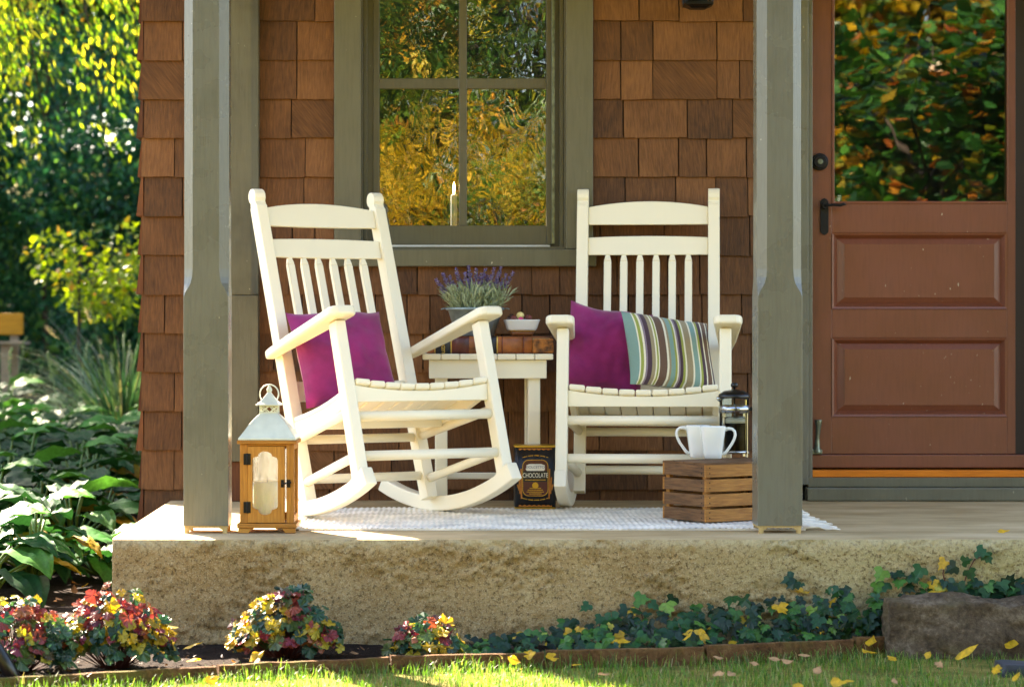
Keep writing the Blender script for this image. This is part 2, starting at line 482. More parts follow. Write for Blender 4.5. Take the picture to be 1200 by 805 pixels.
LEAF = {
    'hosta': m_leaf('hosta_leaf', [(0, '1a4024'), (.35, '2a5c2e'), (.6, '387236'), (.8, '50883a'), (.93, '6c9a3a'), (.975, 'a88c24')], .2, .5, .13),
    'ivy': m_leaf('ivy_leaf', [(0, '0e2416'), (.4, '1a4026'), (.75, '2a5a2c'), (.92, '4a7a2c'), (.955, '7a9a3c'), (.97, 'c89a28'), (1, 'd8b030')], .15, .36, .3),
    'red': m_leaf('heuchera_red', [(0, '5c1a26'), (.3, '84283a'), (.55, '984830'), (.8, '86384e'), (1, 'a0622c')], .28, .4),
    'yellow': m_leaf('heuchera_yellow', [(0, '8a7a1c'), (.4, 'b89420'), (.7, 'a89c2c'), (1, 'c0b040')], .28, .4),
    'green': m_leaf('heuchera_green', [(0, '16301f'), (.35, '28503a'), (.65, '3c6240'), (.85, '5c7434'), (1, '4a2a30')], .25, .35),
    'fallen': m_leaf('fallen_leaf', [(0, 'b07a14'), (.4, 'd8a41c'), (.8, 'dcb42c'), (1, 'a86a1c')], .3, .5),
    'fallen_brown': m_leaf('fallen_leaf_brown', [(0, '9a6a3c'), (.5, 'b8885a'), (1, 'c8a884')], .2, .6),
    'grass': m_leaf('grass_blade', [(0, '35581a'), (.4, '527c26'), (.75, '72983a'), (.93, 'a09a58'), (1, 'b8a880')], .4, .45),
    'willow': m_leaf('drooping_leaf', [(0, '3a6416'), (.4, '6a8c1c'), (.75, 'a0b02a'), (1, 'd0c03c')], .55, .4),
    'dark': m_leaf('dark_shrub_leaf', [(0, '12382c'), (.5, '22583e'), (.85, '3a744a'), (1, '7a9a34')], .35, .5, .25),
    'lime': m_leaf('lime_shrub_leaf', [(0, '4a6414'), (.5, '7c9018'), (.9, 'a0ac24'), (1, 'b87a30')], .5, .45),
    'fountain': m_leaf('fountain_grass_blade', [(0, '1c3c2c'), (.5, '335c40'), (.9, '5a7450'), (1, '988c68')], .3, .45),
    'plume': m_leaf('grass_plume', [(0, '8a7c6c'), (.5, 'a89a8c'), (1, 'c0b4a8')], .4, .8),
    'lavleaf': m_leaf('lavender_leaf', [(0, '7f8d72'), (.5, 'a0ac8c'), (1, 'c4ccaa')], .25, .6, .3),
    'lavender': m_leaf('lavender_flower', [(0, '6a609a'), (.5, '8a7cb8'), (1, 'b0a4d4')], .25, .7, .2),
    'gold_tree': m_leaf('gold_tree_leaf', [(0, '6a6414'), (.2, 'a08a14'), (.5, 'c8a018'), (.75, 'd0a822'), (.88, '6a7a1c'), (1, 'b8701c')], .4, .45),
    'green_tree': m_leaf('green_tree_leaf', [(0, '22401a'), (.45, '3c641f'), (.8, '6c8a28'), (.93, 'b8a428'), (1, 'd8902c')], .35, .4),
    'oak': m_leaf('oak_leaf', [(0, '14341a'), (.5, '2a5e24'), (.8, '4c8430'), (.88, '8a741c'), (.95, 'a85424'), (1, 'b88a24')], .35, .35),
    'litter': m_leaf('leaf_litter', [(0, '2a180e'), (.5, '4c3018'), (.8, '80562e'), (.94, 'b08a60'), (1, 'c08428')], .2, .6),
}

# ------------------------------------------------------------------ camera, light, sky
cam = bpy.data.cameras.new('camera'); co = bpy.data.objects.new('camera', cam); COL.objects.link(co)
co.location = (0, -DW, H); co.rotation_euler = (R(90), 0, 0)
cam.sensor_width = 36; cam.lens = F / 1200 * 36
cam.shift_x = 95 / 1200; cam.shift_y = -12.5 / 1200
cam.clip_end = 400; cam.dof.use_dof = True; cam.dof.focus_distance = 8.4; cam.dof.aperture_fstop = 4.1
S.camera = co
SUN_EL, SUN_AZ = 38, -30.5              # from the back left, behind the house corner
w = bpy.data.worlds.new('World'); S.world = w; w.use_nodes = True
wt = w.node_tree; bg = wt.nodes['Background']; sky = wt.nodes.new('ShaderNodeTexSky')
sky.sky_type = 'NISHITA'; sky.sun_disc = False; sky.sun_elevation = R(SUN_EL); sky.sun_rotation = R(SUN_AZ)
wt.links.new(sky.outputs[0], bg.inputs[0]); bg.inputs[1].default_value = .088
sl = bpy.data.lights.new('sun', 'SUN'); sl.energy = 5.0; sl.angle = R(.5); sl.color = (1, .90, .76)
so = bpy.data.objects.new('sun', sl); COL.objects.link(so)
sd = Vector((sin(R(SUN_AZ)) * cos(R(SUN_EL)), cos(R(SUN_AZ)) * cos(R(SUN_EL)), sin(R(SUN_EL))))
so.rotation_euler = (-sd).to_track_quat('-Z', 'Y').to_euler()
so.location = sd * 30
S.view_settings.view_transform = 'Standard'; S.view_settings.look = 'None'
S.view_settings.exposure = 3.25; S.view_settings.gamma = 1
try:
    S.view_settings.use_white_balance = True; S.view_settings.white_balance_temperature = 7200; S.view_settings.white_balance_tint = 14
except Exception: pass
try:
    S.cycles.max_bounces = 8; S.cycles.diffuse_bounces = 5; S.cycles.transparent_max_bounces = 12; S.cycles.transmission_bounces = 8
    S.cycles.use_denoising = True; S.cycles.sample_clamp_indirect = 6
    S.cycles.caustics_reflective = False; S.cycles.caustics_refractive = False
except Exception: pass

# ------------------------------------------------------------------ ground
GZ = -.33


def ground_z(x, y):
    z = GZ
    if y > -.5: z += .03 * min(y + .5, 7.5)
    if y > 7: z += .068 * (y - 7)
    if y > 26: z += .03 * (y - 26)
    return z


def grid(x0, x1, y0, y1, nx, ny, zf, mi=0):
    b = MB(); vs = []
    for j in range(ny + 1):
        for i in range(nx + 1):
            x = x0 + (x1 - x0) * i / nx; y = y0 + (y1 - y0) * j / ny
            vs.append((x, y, zf(x, y)))
    b.add(vs, [(j * (nx + 1) + i, j * (nx + 1) + i + 1, (j + 1) * (nx + 1) + i + 1, (j + 1) * (nx + 1) + i) for j in range(ny) for i in range(nx)], None, mi, True)
    return b


g = grid(-90, 90, -90, 90, 60, 120, lambda x, y: ground_z(x, y) - .012)
tag(g.build('lawn', M['lawn']), kind='structure')
def soil_z(x, y):
    return ground_z(x, y) + .014 * noise.fractal(Vector((x * 9, y * 9, 0)), .8, 2, 4) + .006
# bed edge: from the lower left corner up to the stone
EDGE = [(-1.75, -3.02), (-1.12, -2.70), (-.60, -2.46), (-.12, -2.29), (.33, -2.21), (.80, -2.13), (1.26, -1.98), (1.42, -1.93)]


def edge_y(x):
    for (xa, ya), (xb, yb) in zip(EDGE, EDGE[1:]):
        if x <= xb: return ya + (yb - ya) * (x - xa) / (xb - xa)
    return EDGE[-1][1]


b = MB(); nx, ny = 130, 22; vs = []
for i in range(nx + 1):
    x = -1.75 + 3.9 * i / nx
    for j in range(ny + 1):
        y = edge_y(x) + .01 + (-1.7 - edge_y(x)) * j / ny
        vs.append((x, y, soil_z(x, y)))
b.add(vs, [(i * (ny + 1) + j, (i + 1) * (ny + 1) + j, (i + 1) * (ny + 1) + j + 1, i * (ny + 1) + j + 1) for i in range(nx) for j in range(ny)], None, 0, True)
tag(b.build('flower_bed', M['soil']), kind='structure')
b = grid(-6.5, -.9, -1.72, 8.0, 70, 110, soil_z)
tag(b.build('garden_bed', M['soil']), kind='structure')
b = grid(-20, 6, 7.98, 40, 50, 60, lambda x, y: ground_z(x, y) + .02 + .05 * noise.fractal(Vector((x * 2, y * 2, 0)), .8, 2, 3))
tag(b.build('woodland_floor', M['woods']), kind='structure')

# ------------------------------------------------------------------ porch slab
b = MB(); x0, x1, yf, yb = -.975, 2.85, -1.8, 0.14
n1, n2 = 640, 58; vs = []
for i in range(n1 + 1):
    x = x0 + (x1 - x0) * i / n1
    for j in range(n2 + 1):
        tz = j / n2; z = GZ - .06 + (-.004 - GZ + .06) * tz
        p = Vector((x * 6, 0, z * 6))
        q1 = noise.fractal(Vector((x * 19, 2, z * 30)), .75, 2.1, 5) * 2.2
        q1 += noise.fractal(Vector((x * 55, 5, z * 70)), .75, 2.1, 3) * .8; ter = math.floor(q1) + min(1, max(0, (q1 - math.floor(q1) - .42) * 9))
        d = .0025 * noise.fractal(p * 1.3, .7, 2.1, 4) - .0070 * ter * max(.12, min(1, .5 + 2.2 * noise.noise(Vector((x * 5, 9, z * 7))))) - .0022 * noise.noise(Vector((x * 70, 7, z * 85)))
        rim = .012 * max(0, (tz - .93) / .07) ** 2
        lx = .010 * max(0, 1 - (x - x0) / .012) ** 2
        vs.append((x + lx * .0, yf + d * .9 + rim * (.6 + .5 * noise.noise(Vector((x * 9, 1, 0)))) + lx, z))
b.add(vs, [(i * (n2 + 1) + j, (i + 1) * (n2 + 1) + j, (i + 1) * (n2 + 1) + j + 1, i * (n2 + 1) + j + 1) for i in range(n1) for j in range(n2)], None, 0, True)
top = [(vs[i * (n2 + 1) + n2]) for i in range(n1 + 1)]
tv = []
for p in top:
    tv += [p, (p[0], yf + .035, 0.0), (p[0], yf + .3, 0), (p[0], yb, 0)]
b.add(tv, [(i * 4 + k, (i + 1) * 4 + k, (i + 1) * 4 + k + 1, i * 4 + k + 1) for i in range(n1) for k in range(3)], None, 1, False)
# the two ends
for s_, xx in ((-1, x0), (1, x1)):
    col = [v for v in vs[:n2 + 1]] if s_ < 0 else [v for v in vs[-(n2 + 1):]]
    pv = [(xx, p[1], p[2]) for p in col] + [(xx, yf + .035, 0), (xx, yb, 0), (xx, yb, GZ - .06)]
    f = list(range(len(pv)))
    b.add(pv, [f if s_ > 0 else f[::-1]], None, 0)
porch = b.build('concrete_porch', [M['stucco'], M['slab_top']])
tag(porch, 'raised concrete porch slab with rough tan stucco front and pale worn top', 'porch')

# ------------------------------------------------------------------ house
house = thing('shingle_house', 'brown cedar-shingled house front with sage trim, window and brick-brown door', 'house')
XC = -1.083                                          # the left corner
WX0, WX1, WZ0, WZ1 = -.262, .506, .942, 2.25         # window opening
DX0, DX1, DZ0, DZ1 = 1.40, 2.30, .058, 2.22          # door opening
b = MB()
TOP = 2.62
b.box(XC + .012, WX0 - .02, .006, .12, -.5, TOP); b.box(WX1 + .02, DX0, .006, .12, -.5, TOP)
b.box(WX0 - .02, WX1 + .02, .006, .12, -.5, WZ0 - .02); b.box(WX0 - .02, WX1 + .02, .006, .12, WZ1, TOP)
b.box(DX0, DX1, .006, .12, -.5, DZ0); b.box(DX0, DX1, .006, .12, DZ1, TOP); b.box(DX1, 2.8, .006, .12, -.5, TOP)
b.box(XC + .012, XC + .12, .121, 6, -.5, TOP); b.box(2.7, 2.8, .121, 6, -.5, TOP); b.box(XC + .12, 2.7, 5.9, 6, -.5, TOP)
b.box(XC + .12, 2.7, .121, 5.9, -.5, -.06)
b.build('wall', M['dark_room'], house)
# shingles: one mesh for the cladding
def course_cuts(x0, x1, seed):
    r = random.Random(seed); xs = [x0]
    while xs[-1] < x1 - .1:
        xs.append(xs[-1] + r.choice((.085, .105, .12, .15, .17, .19, .215, .24)))
    xs[-1] = x1
    if len(xs) > 2 and xs[-1] - xs[-2] < .05: xs.pop(-2)
    return xs


EXP = .1462; Z0 = .0415
b = MB(); r = random.Random(21)
for k in range(-4, 18):
    zb = Z0 + EXP * k; zt = zb + EXP + .012
    xs = course_cuts(XC + (r.random() - .5) * .004, 2.82, 100 + k)
    xs[0] = XC + (.006 if k % 2 else -.004)
    for a, c in zip(xs, xs[1:]):
        spans = [(a, c)]
        for (h0, h1, q0, q1) in ((WX0 - .10, WX1 + .10, .876, 2.4), (DX0 - .09, DX1 + .09, -.02, 2.4)):
            zm = zb + .5 * EXP
            if q0 < zm + .02 and zm < q1:
                ns = []
                for p, q in spans:
                    if q <= h0 or p >= h1: ns.append((p, q)); continue
                    if p < h0 - .02: ns.append((p, h0))
                    if q > h1 + .02: ns.append((h1, q))
                spans = ns
        for p, q in spans:
            g1 = .0012 + r.random() * .0016; zj = (r.random() - .5) * .005; yj = r.random() * .004
            p += g1; q -= g1; tw = (r.random() - .5) * .003
            zt2 = zt
            yb_ = -.023 - yj; yt = -.0095 - yj * .3
            vs = [(p, yb_, zb + zj + tw), (q, yb_ + tw, zb + zj - tw), (q, yt, zt2), (p, yt, zt2), (p, .004, zb + zj + tw), (q, .004, zb + zj - tw), (q, .004, zt2), (p, .004, zt2)]
            # ragged butt edge: split the front face in strips
            n = max(2, int((q - p) / .012)); fr = []
            for i in range(n + 1):
                u = i / n; x = p + (q - p) * u
                e = (r.random() - .5) * .0022
                fr.append((x, yb_ + tw * u, zb + zj + tw * (1 - 2 * u) + e))
            tp = [(p + (q - p) * i / n, yt, zt2) for i in range(n + 1)]
            bk = [(f_[0], .004, f_[2]) for f_ in fr]
            o_ = n + 1
            fs = [(i, i + 1, o_ + i + 1, o_ + i) for i in range(n)] + [(2 * o_ + i, 2 * o_ + i + 1, i + 1, i) for i in range(n)]
            V = fr + tp + bk
            V += [(p, .004, zt2), (q, .004, zt2)]
            L = len(V)
            fs += [(0, o_, L - 2, 2 * o_), (n, 3 * o_ - 1, L - 1, 2 * o_ - 1)]
            b.add(V, fs)
b.build('shingle_cladding', M['shingle'], house)
b = MB()
for k in range(-4, 18):
    zb = Z0 + EXP * k + .001; zt = zb + EXP + .012
    ys = course_cuts(-.012, 6.0, 300 + k)
    ys[0] = -.016 if k % 2 else .0
    for a, c in zip(ys, ys[1:]):
        a += .0015; c -= .0015; zj = (r.random() - .5) * .005; o_ = r.random() * .004 + (.005 if k % 2 else 0)
        x_b, x_t = XC - .016 - o_, XC - .003
        b.add([(x_b, a, zb + zj), (x_b, c, zb + zj), (x_t, c, zt), (x_t, a, zt), (XC + .004, a, zb + zj), (XC + .004, c, zb + zj), (XC + .004, c, zt), (XC + .004, a, zt)],
              [(0, 3, 2, 1), (0, 1, 5, 4), (0, 4, 7, 3), (1, 2, 6, 5)])
b.build('side_shingles', M['shingle_edge'], house)

# porch roof and house roof
b = MB()
b.prism([(-2.05, 2.62), (1.2, 3.35), (3.2, 3.9), (6.3, 2.7), (6.3, 2.62), (3.2, 3.8), (1.2, 3.25), (-2.05, 2.52)], -1.3, 2.95, Matrix(((0, 1, 0, 0), (1, 0, 0, 0), (0, 0, 1, 0), (0, 0, 0, 1))))
rf = b.build('roof', M['roofing'], house)
b = MB(); b.box(-1.2, 2.9, -1.95, 0, 2.47, 2.5)
b.build('porch_ceiling', M['ceiling'], house)
b = MB(); b.box(-1.1, 2.8, -1.6, -1.46, 2.33, 2.47)
b.build('porch_beam', M['sage'], house, .004)

# posts: chamfered above a lamb's-tongue stop
def post(px0, px1):
    Y = -1.6; xa = at(px0, 390, Y).x; xb = at(px1, 390, Y).x; w_ = xb - xa; hw = w_ / 2
    cx, cy = (xa + xb) / 2, Y + hw
    z0 = at(0, 616, Y).z
    prof = []
    zc = at(0, 347, Y).z
    for z, c in [(z0, .0015), (zc - .01, .0015), (zc, .002), (zc + .012, .006), (zc + .025, .014), (zc + .04, .022), (zc + .06, .027), (zc + .085, .029), (2.33, .029)]:
        prof.append((z, c))
    b = MB(); vs, fs = [], []
    for z, c in prof:
        vs += [(-hw + c, -hw, z), (hw - c, -hw, z), (hw, -hw + c, z), (hw, hw - c, z), (hw - c, hw, z), (-hw + c, hw, z), (-hw, hw - c, z), (-hw, -hw + c, z)]
    for i in range(len(prof) - 1):
        for j in range(8):
            fs.append((i * 8 + j, i * 8 + (j + 1) % 8, i * 8 + 8 + (j + 1) % 8, i * 8 + 8 + j))
    fs += [tuple(range(7, -1, -1)), tuple(len(vs) - 8 + j for j in range(8))]
    b.add(vs, fs, Matrix.Translation((cx, cy, 0)))
    p = b.build('porch_post', M['sage'], house)
    b = MB(); t = z0 - .0065
    b.box(-hw + .002, hw - .002, -hw + .003, hw - .003, t, z0 - .0005)
    for sx in (-1, 1):
        for sy in (-1, 1):
            x_ = sx * (hw - .004); y_ = sy * (hw - .006)
            b.prism([(x_, 0.0), (x_ - sx * .014, 0.0), (x_ - sx * .014, t - .008), (x_ - sx * .026, t), (x_, t)], y_ - .006, y_ + .006)
    q = b.build('post_base', M['bare_wood'], p); q.location = (cx, cy, 0)
    return p


post(215, 267.6); post(888, 940.3)
# half post against the wall
b = MB(); xa, xb = at(240, 0, -.1).x, at(302.5, 0, -.1).x
zb = at(0, 541, -.1).z
b.prism([(xa, -.1), (xb - .026, -.1), (xb, -.075), (xb, -.002), (xa, -.002)], zb + .62, 2.47, Matrix(((1, 0, 0, 0), (0, 0, 1, 0), (0, 1, 0, 0), (0, 0, 0, 1))))
b.box(xa, xb, -.1, -.002, zb, zb + .619)
b.build('wall_post', M['pilaster'], house, .003)
b = MB(); b.box(xa + .004, xb - .006, -.085, -.026, .001, zb - .001)
b.build('wall_post_block', M['shingle_edge'], house, .003)

# window
win = MB()
win.box(WX0 - .1, WX0, -.045, -.002, WZ0, WZ1)
win.box(WX1, WX1 + .1, -.045, -.002, WZ0, WZ1)
win.box(WX0 - .1, WX1 + .1, -.045, -.002, WZ1, WZ1 + .1)
win = win.build('window', M['trim'], house, .002)
b = MB(); b.box(WX0 - .102, WX1 + .112, -.052, -.002, .876, WZ0 - .0015)
b.build('apron', M['trim'], win, .003)
b = MB()
b.box(WX0 - .019, WX0 + .006, -.03, .11, WZ0, WZ1); b.box(WX1 - .006, WX1 + .019, -.03, .11, WZ0, WZ1)
b.box(WX0 + .006, WX1 - .006, -.03, .11, WZ0 - .015, WZ0 + .008)
b.box(WX0 + .0065, WX0 + .022, .012, .034, WZ0 + .0085, WZ1); b.box(WX1 - .022, WX1 - .0065, .012, .034, WZ0 + .0085, WZ1)
b.build('jamb', M['sash'], win, .0015)
b = MB(); b.box(WX1 - .052, WX1 - .040, .004, .030, WZ0 + .02, WZ1)
build_each(b, 'storm_track', M['bronze'], win, .001)
sx0, sx1 = at(437, 0, .03).x, at(651, 0, .03).x
gx0, gx1 = at(444.5, 0, .03).x, at(640.5, 0, .03).x
mx0, mx1 = at(538, 0, .03).x, at(547, 0, .03).x
zr0, zr1 = at(0, 287, .03).z, at(0, 264.5, .03).z
zm0, zm1 = at(0, 104, .03).z, at(0, 92, .03).z
b = MB()
b.box(sx0, gx0, .035, .075, zr0, WZ1); b.box(gx1, sx1 - .012, .035, .075, zr0, WZ1)
b.box(gx0 + .0002, gx1 - .0002, .036, .074, zr0, zr1)
b.box(mx0, mx1, .038, .07, zr1, WZ1); b.box(gx0, mx0, .037, .071, zm0, zm1); b.box(mx1, gx1, .037, .071, zm0, zm1)
b.build('sash', M['sash'], win, .002)
b = MB(); b.box(WX0 + .0065, sx0 + .006, .046, .1, WZ0 + .0085, WZ1); build_each(b, 'blind_stop', M['trim'], win, .001)
b = MB(); b.box(sx1 - .018, WX1 - .0065, .046, .1, WZ0 + .0085, WZ1); build_each(b, 'blind_stop', M['trim'], win, .001)
b = MB(); b.box(gx0 - .02, gx1 + .012, .006, .05, zr0 - .010, zr0 - .0015)
b.build('sill', M['white_strip'], win, .001)
b = MB()
for (p, q) in ((gx0, mx0), (mx1, gx1)):
    for (z_, z2) in ((zr1, zm0), (zm1, WZ1)): b.box(p + .001, q - .001, .052, .055, z_ + .001, z2 - .001)
b.build('pane', M['old_glass'], win)

# door
zt = lambda y: at(0, y, .04).z
xt = lambda x: at(x, 0, .04).x
dl, dr = xt(950), xt(1190.5)
door = MB(); YD = .045
gl, gr, gb = xt(978), xt(1180), zt(236)
pl, pr = xt(975), xt(1180.5)
p1t, p1b, p2t, p2b = zt(273), zt(362), zt(396), zt(488)
db = zt(532)
door.box(dl, pl, YD, YD + .045, db, DZ1); door.box(pr, dr, YD, YD + .045, db, DZ1)
door.box(pl, pr, YD, YD + .0449, p1t, gb); door.box(pl, pr, YD, YD + .0449, p2t, p1b); door.box(pl, pr, YD, YD + .0449, db, p2b)
door.box(pl, pr, YD, YD + .0449, 2.12, DZ1)
# moulding strips round the glass and the two raised panels
for (z0_, z1_) in ((p1b, p1t), (p2b, p2t)):
    i = .022; k = .026
    o = [(pl, z0_), (pr, z0_), (pr, z1_), (pl, z1_)]
    n_ = [(pl + i, z0_ + i), (pr - i, z0_ + i), (pr - i, z1_ - i), (pl + i, z1_ - i)]
    m_ = [(pl + i + k, z0_ + i + k * .8), (pr - i - k, z0_ + i + k * .8), (pr - i - k, z1_ - i - k * .8), (pl + i + k, z1_ - i - k * .8)]
    def ringf(A, ya, B, yb_):
        vs = [(u, ya, v) for u, v in A] + [(u, yb_, v) for u, v in B]
        door.add(vs, [(j, (j + 1) % 4, 4 + (j + 1) % 4, 4 + j) for j in range(4)])
    ringf(o, YD - .004, [(u + (.008 if a in (0, 3) else -.008), v + (.008 if a in (0, 1) else -.008)) for a, (u, v) in enumerate(o)], YD - .002)
    o2 = [(u + (.008 if a in (0, 3) else -.008), v + (.008 if a in (0, 1) else -.008)) for a, (u, v) in enumerate(o)]
    ringf(o2, YD - .002, n_, YD + .016)
    ringf(n_, YD + .016, m_, YD + .006)
    m2 = [(u, v) for u, v in m_]
    door.add([(u, YD + .0035, v) for u, v in m2], [(0, 1, 2, 3)])
    ringf(m_, YD + .006, m2, YD + .0035)
for (u0, u1, v0, v1) in ((gl - .009, gl, gb - .009, 2.12), (gr, gr + .006, gb - .009, 2.12), (gl, gr, gb - .009, gb)):
    door.box(u0, u1, YD - .005, YD + .002, v0, v1)
door = door.build('door', M['door'], house, .002)
b = MB(); b.box(gl - .004, gr + .004, YD + .012, YD + .016, gb - .003, 2.121)
b.build('pane', M['door_glass'], door)
b = MB(); b.box(dl + .002, dr + .10, YD - .012, YD + .03, zt(548), db - .0015)
b.build('drip_strip', M['door'], door, .003)
def disc(c, r, t, mb, n=24, mi=0):
    mb.prism([(c[0] + r * cos(2 * pi * i / n), c[2] + r * sin(2 * pi * i / n)) for i in range(n)], c[1] - t, c[1], None, mi)
b = MB(); c = at(960.5, 190, .04); disc((c.x, YD - .001, c.z), .033, .010, b); disc((c.x, YD - .0112, c.z), .025, .012, b)
db_ = b.build('deadbolt', M['iron'], door, .003)
b = MB(); disc((c.x, YD - .0235, c.z), .010, .003, b); b.build('keyhole', M['bronze'], db_, .001)
b = MB(); c = at(966, 254, .04); cx_, cz_ = c.x, c.z
hw, hh = .0155, .07
b.prism([(cx_ - hw, cz_ - hh + .012), (cx_ - hw * .5, cz_ - hh + .004), (cx_, cz_ - hh), (cx_ + hw * .5, cz_ - hh + .004), (cx_ + hw, cz_ - hh + .012),
         (cx_ + hw, cz_ + hh - .012), (cx_ + hw * .5, cz_ + hh - .004), (cx_, cz_ + hh), (cx_ - hw * .5, cz_ + hh - .004), (cx_ - hw, cz_ + hh - .012)], YD - .007, YD - .001)
b.build('escutcheon', M['iron'], door, .001)
b = MB(); hz = at(0, 241.5, .04).z
disc((cx_, YD - .0075, hz), .012, .03, b)
b.tube([(cx_ - .004, YD - .036, hz), (cx_ + .03, YD - .04, hz + .002), (cx_ + .055, YD - .04, hz + .001), (cx_ + .068, YD - .04, hz + .005), (cx_ + .078, YD - .038, hz + .001)], [.006, .005, .0065, .006, .002], 10)
b.build('handle', M['iron'], door)
b = MB(); c0 = at(957, 530, .04)
b.tube([(c0.x, YD - .02, c0.z), (c0.x, YD - .02, c0.z + .02), (c0.x, YD - .025, c0.z + .06), (c0.x + .003, YD - .03, c0.z + .098), (c0.x + .003, YD - .03, c0.z + .124)], [.017, .011, .008, .01, .015], 12)
b.box(c0.x - .02, c0.x + .018, YD - .028, YD - .001, c0.z - .006, c0.z + .012)
b.build('door_stop', M['bronze'], door, .002)
fr = MB()
fr.box(DX0 - .09, xt(944), -.035, -.003, .06, DZ1); fr.box(xt(944) + .0005, dl - .002, -.022, .12, .06, DZ1 + .001)
fr.box(DX1 + .001, DX1 + .09, -.035, -.003, .06, DZ1); 
fr.box(DX0 - .09, DX1 + .09, -.035, -.003, DZ1 + .002, DZ1 + .09)
fr = fr.build('door_frame', M['sage'], house, .002)
b = MB(); b.box(dl - .001, DX1 + .05, -.012, .1, zt(558), zt(550)); b.build('threshold', M['orange_wood'], fr, .002)
b = MB(); b.box(dl - .02, DX1 + .08, -.03, .09, zt(569), zt(558) - .001); b.build('sill', M['trim'], fr, .002)
b = MB(); b.box(xt(941), DX1 + .1, -.075, .0, .002, zt(569) - .001); b.build('step', M['trim'], fr, .004)
b = MB(); b.box(dr + .003, DX1 + .0005, .062, .12, db + .001, DZ1 - .001); b.build('jamb', M['jamb_shade'], fr)  # dark brown strip painted in for the shadow at the door's right edge
b = MB(); b.box(DX0 + .02, DX1, .121, .14, .0, 2.3); b.build('inner_lining', M['dark_room'], fr)

# wall lantern above the frame, only its foot shows
c = at(818, 11, -.12)
wl = thing('wall_lamp', 'black wall lantern fixed to the shingles above the right rocking chair', 'lamp', (c.x, -.12, c.z))
b = MB(); b.loft4([(.028, 0), (.036, .006), (.052, .012), (.052, .022)]); b.build('lamp_base', M['iron'], wl, .001)
b = MB(); b.loft4([(.044, .0225), (.05, .2)]); b.build('glass', M['clear_glass'], wl)
b = MB(); b.loft4([(.062, .2005), (.058, .212), (.02, .26), (.01, .27)])
for sx in (-1, 1):
    for sy in (-1, 1): b.beam((sx * .049, sy * .049, .0225), (sx * .054, sy * .054, .2), .006, .006)
b.build('lamp_cage', M['iron'], wl)
b = MB(); b.box(-.045, .045, .09, .108, .02, .2); b.beam((0, .0905, .12), (0, .0545, .12), .02, .02); b.build('wall_plate', M['iron'], wl, .002)

# candle in the window
c = at(532, 264, .16)
cd = thing('window_candle', 'white electric candle glowing behind the window panes', 'candle', (c.x, .16, zr1 - .03))
b = MB(); b.lathe([(.0, 0), (.03, 0), (.03, .012), (.014, .018), (.0122, .03), (.0122, .150), (.009, .154), (0, .154)], 20); b.build('stick', M['porcelain'], cd)
b = MB(); b.lathe([(0, .1545), (.0028, .157), (.003, .166), (.0052, .174), (.0042, .186), (.0012, .2), (0, .202)], 12); b.build('bulb', M['flame'], cd)
b = MB(); b.box(gx0 - .05, gx1 + .05, .121, .3, zr1 - .06, zr1 - .03); b.build('inner_sill', M['sash'], win)

# ------------------------------------------------------------------ rocking chairs
def rocker_z(f): return f * f / 2.14


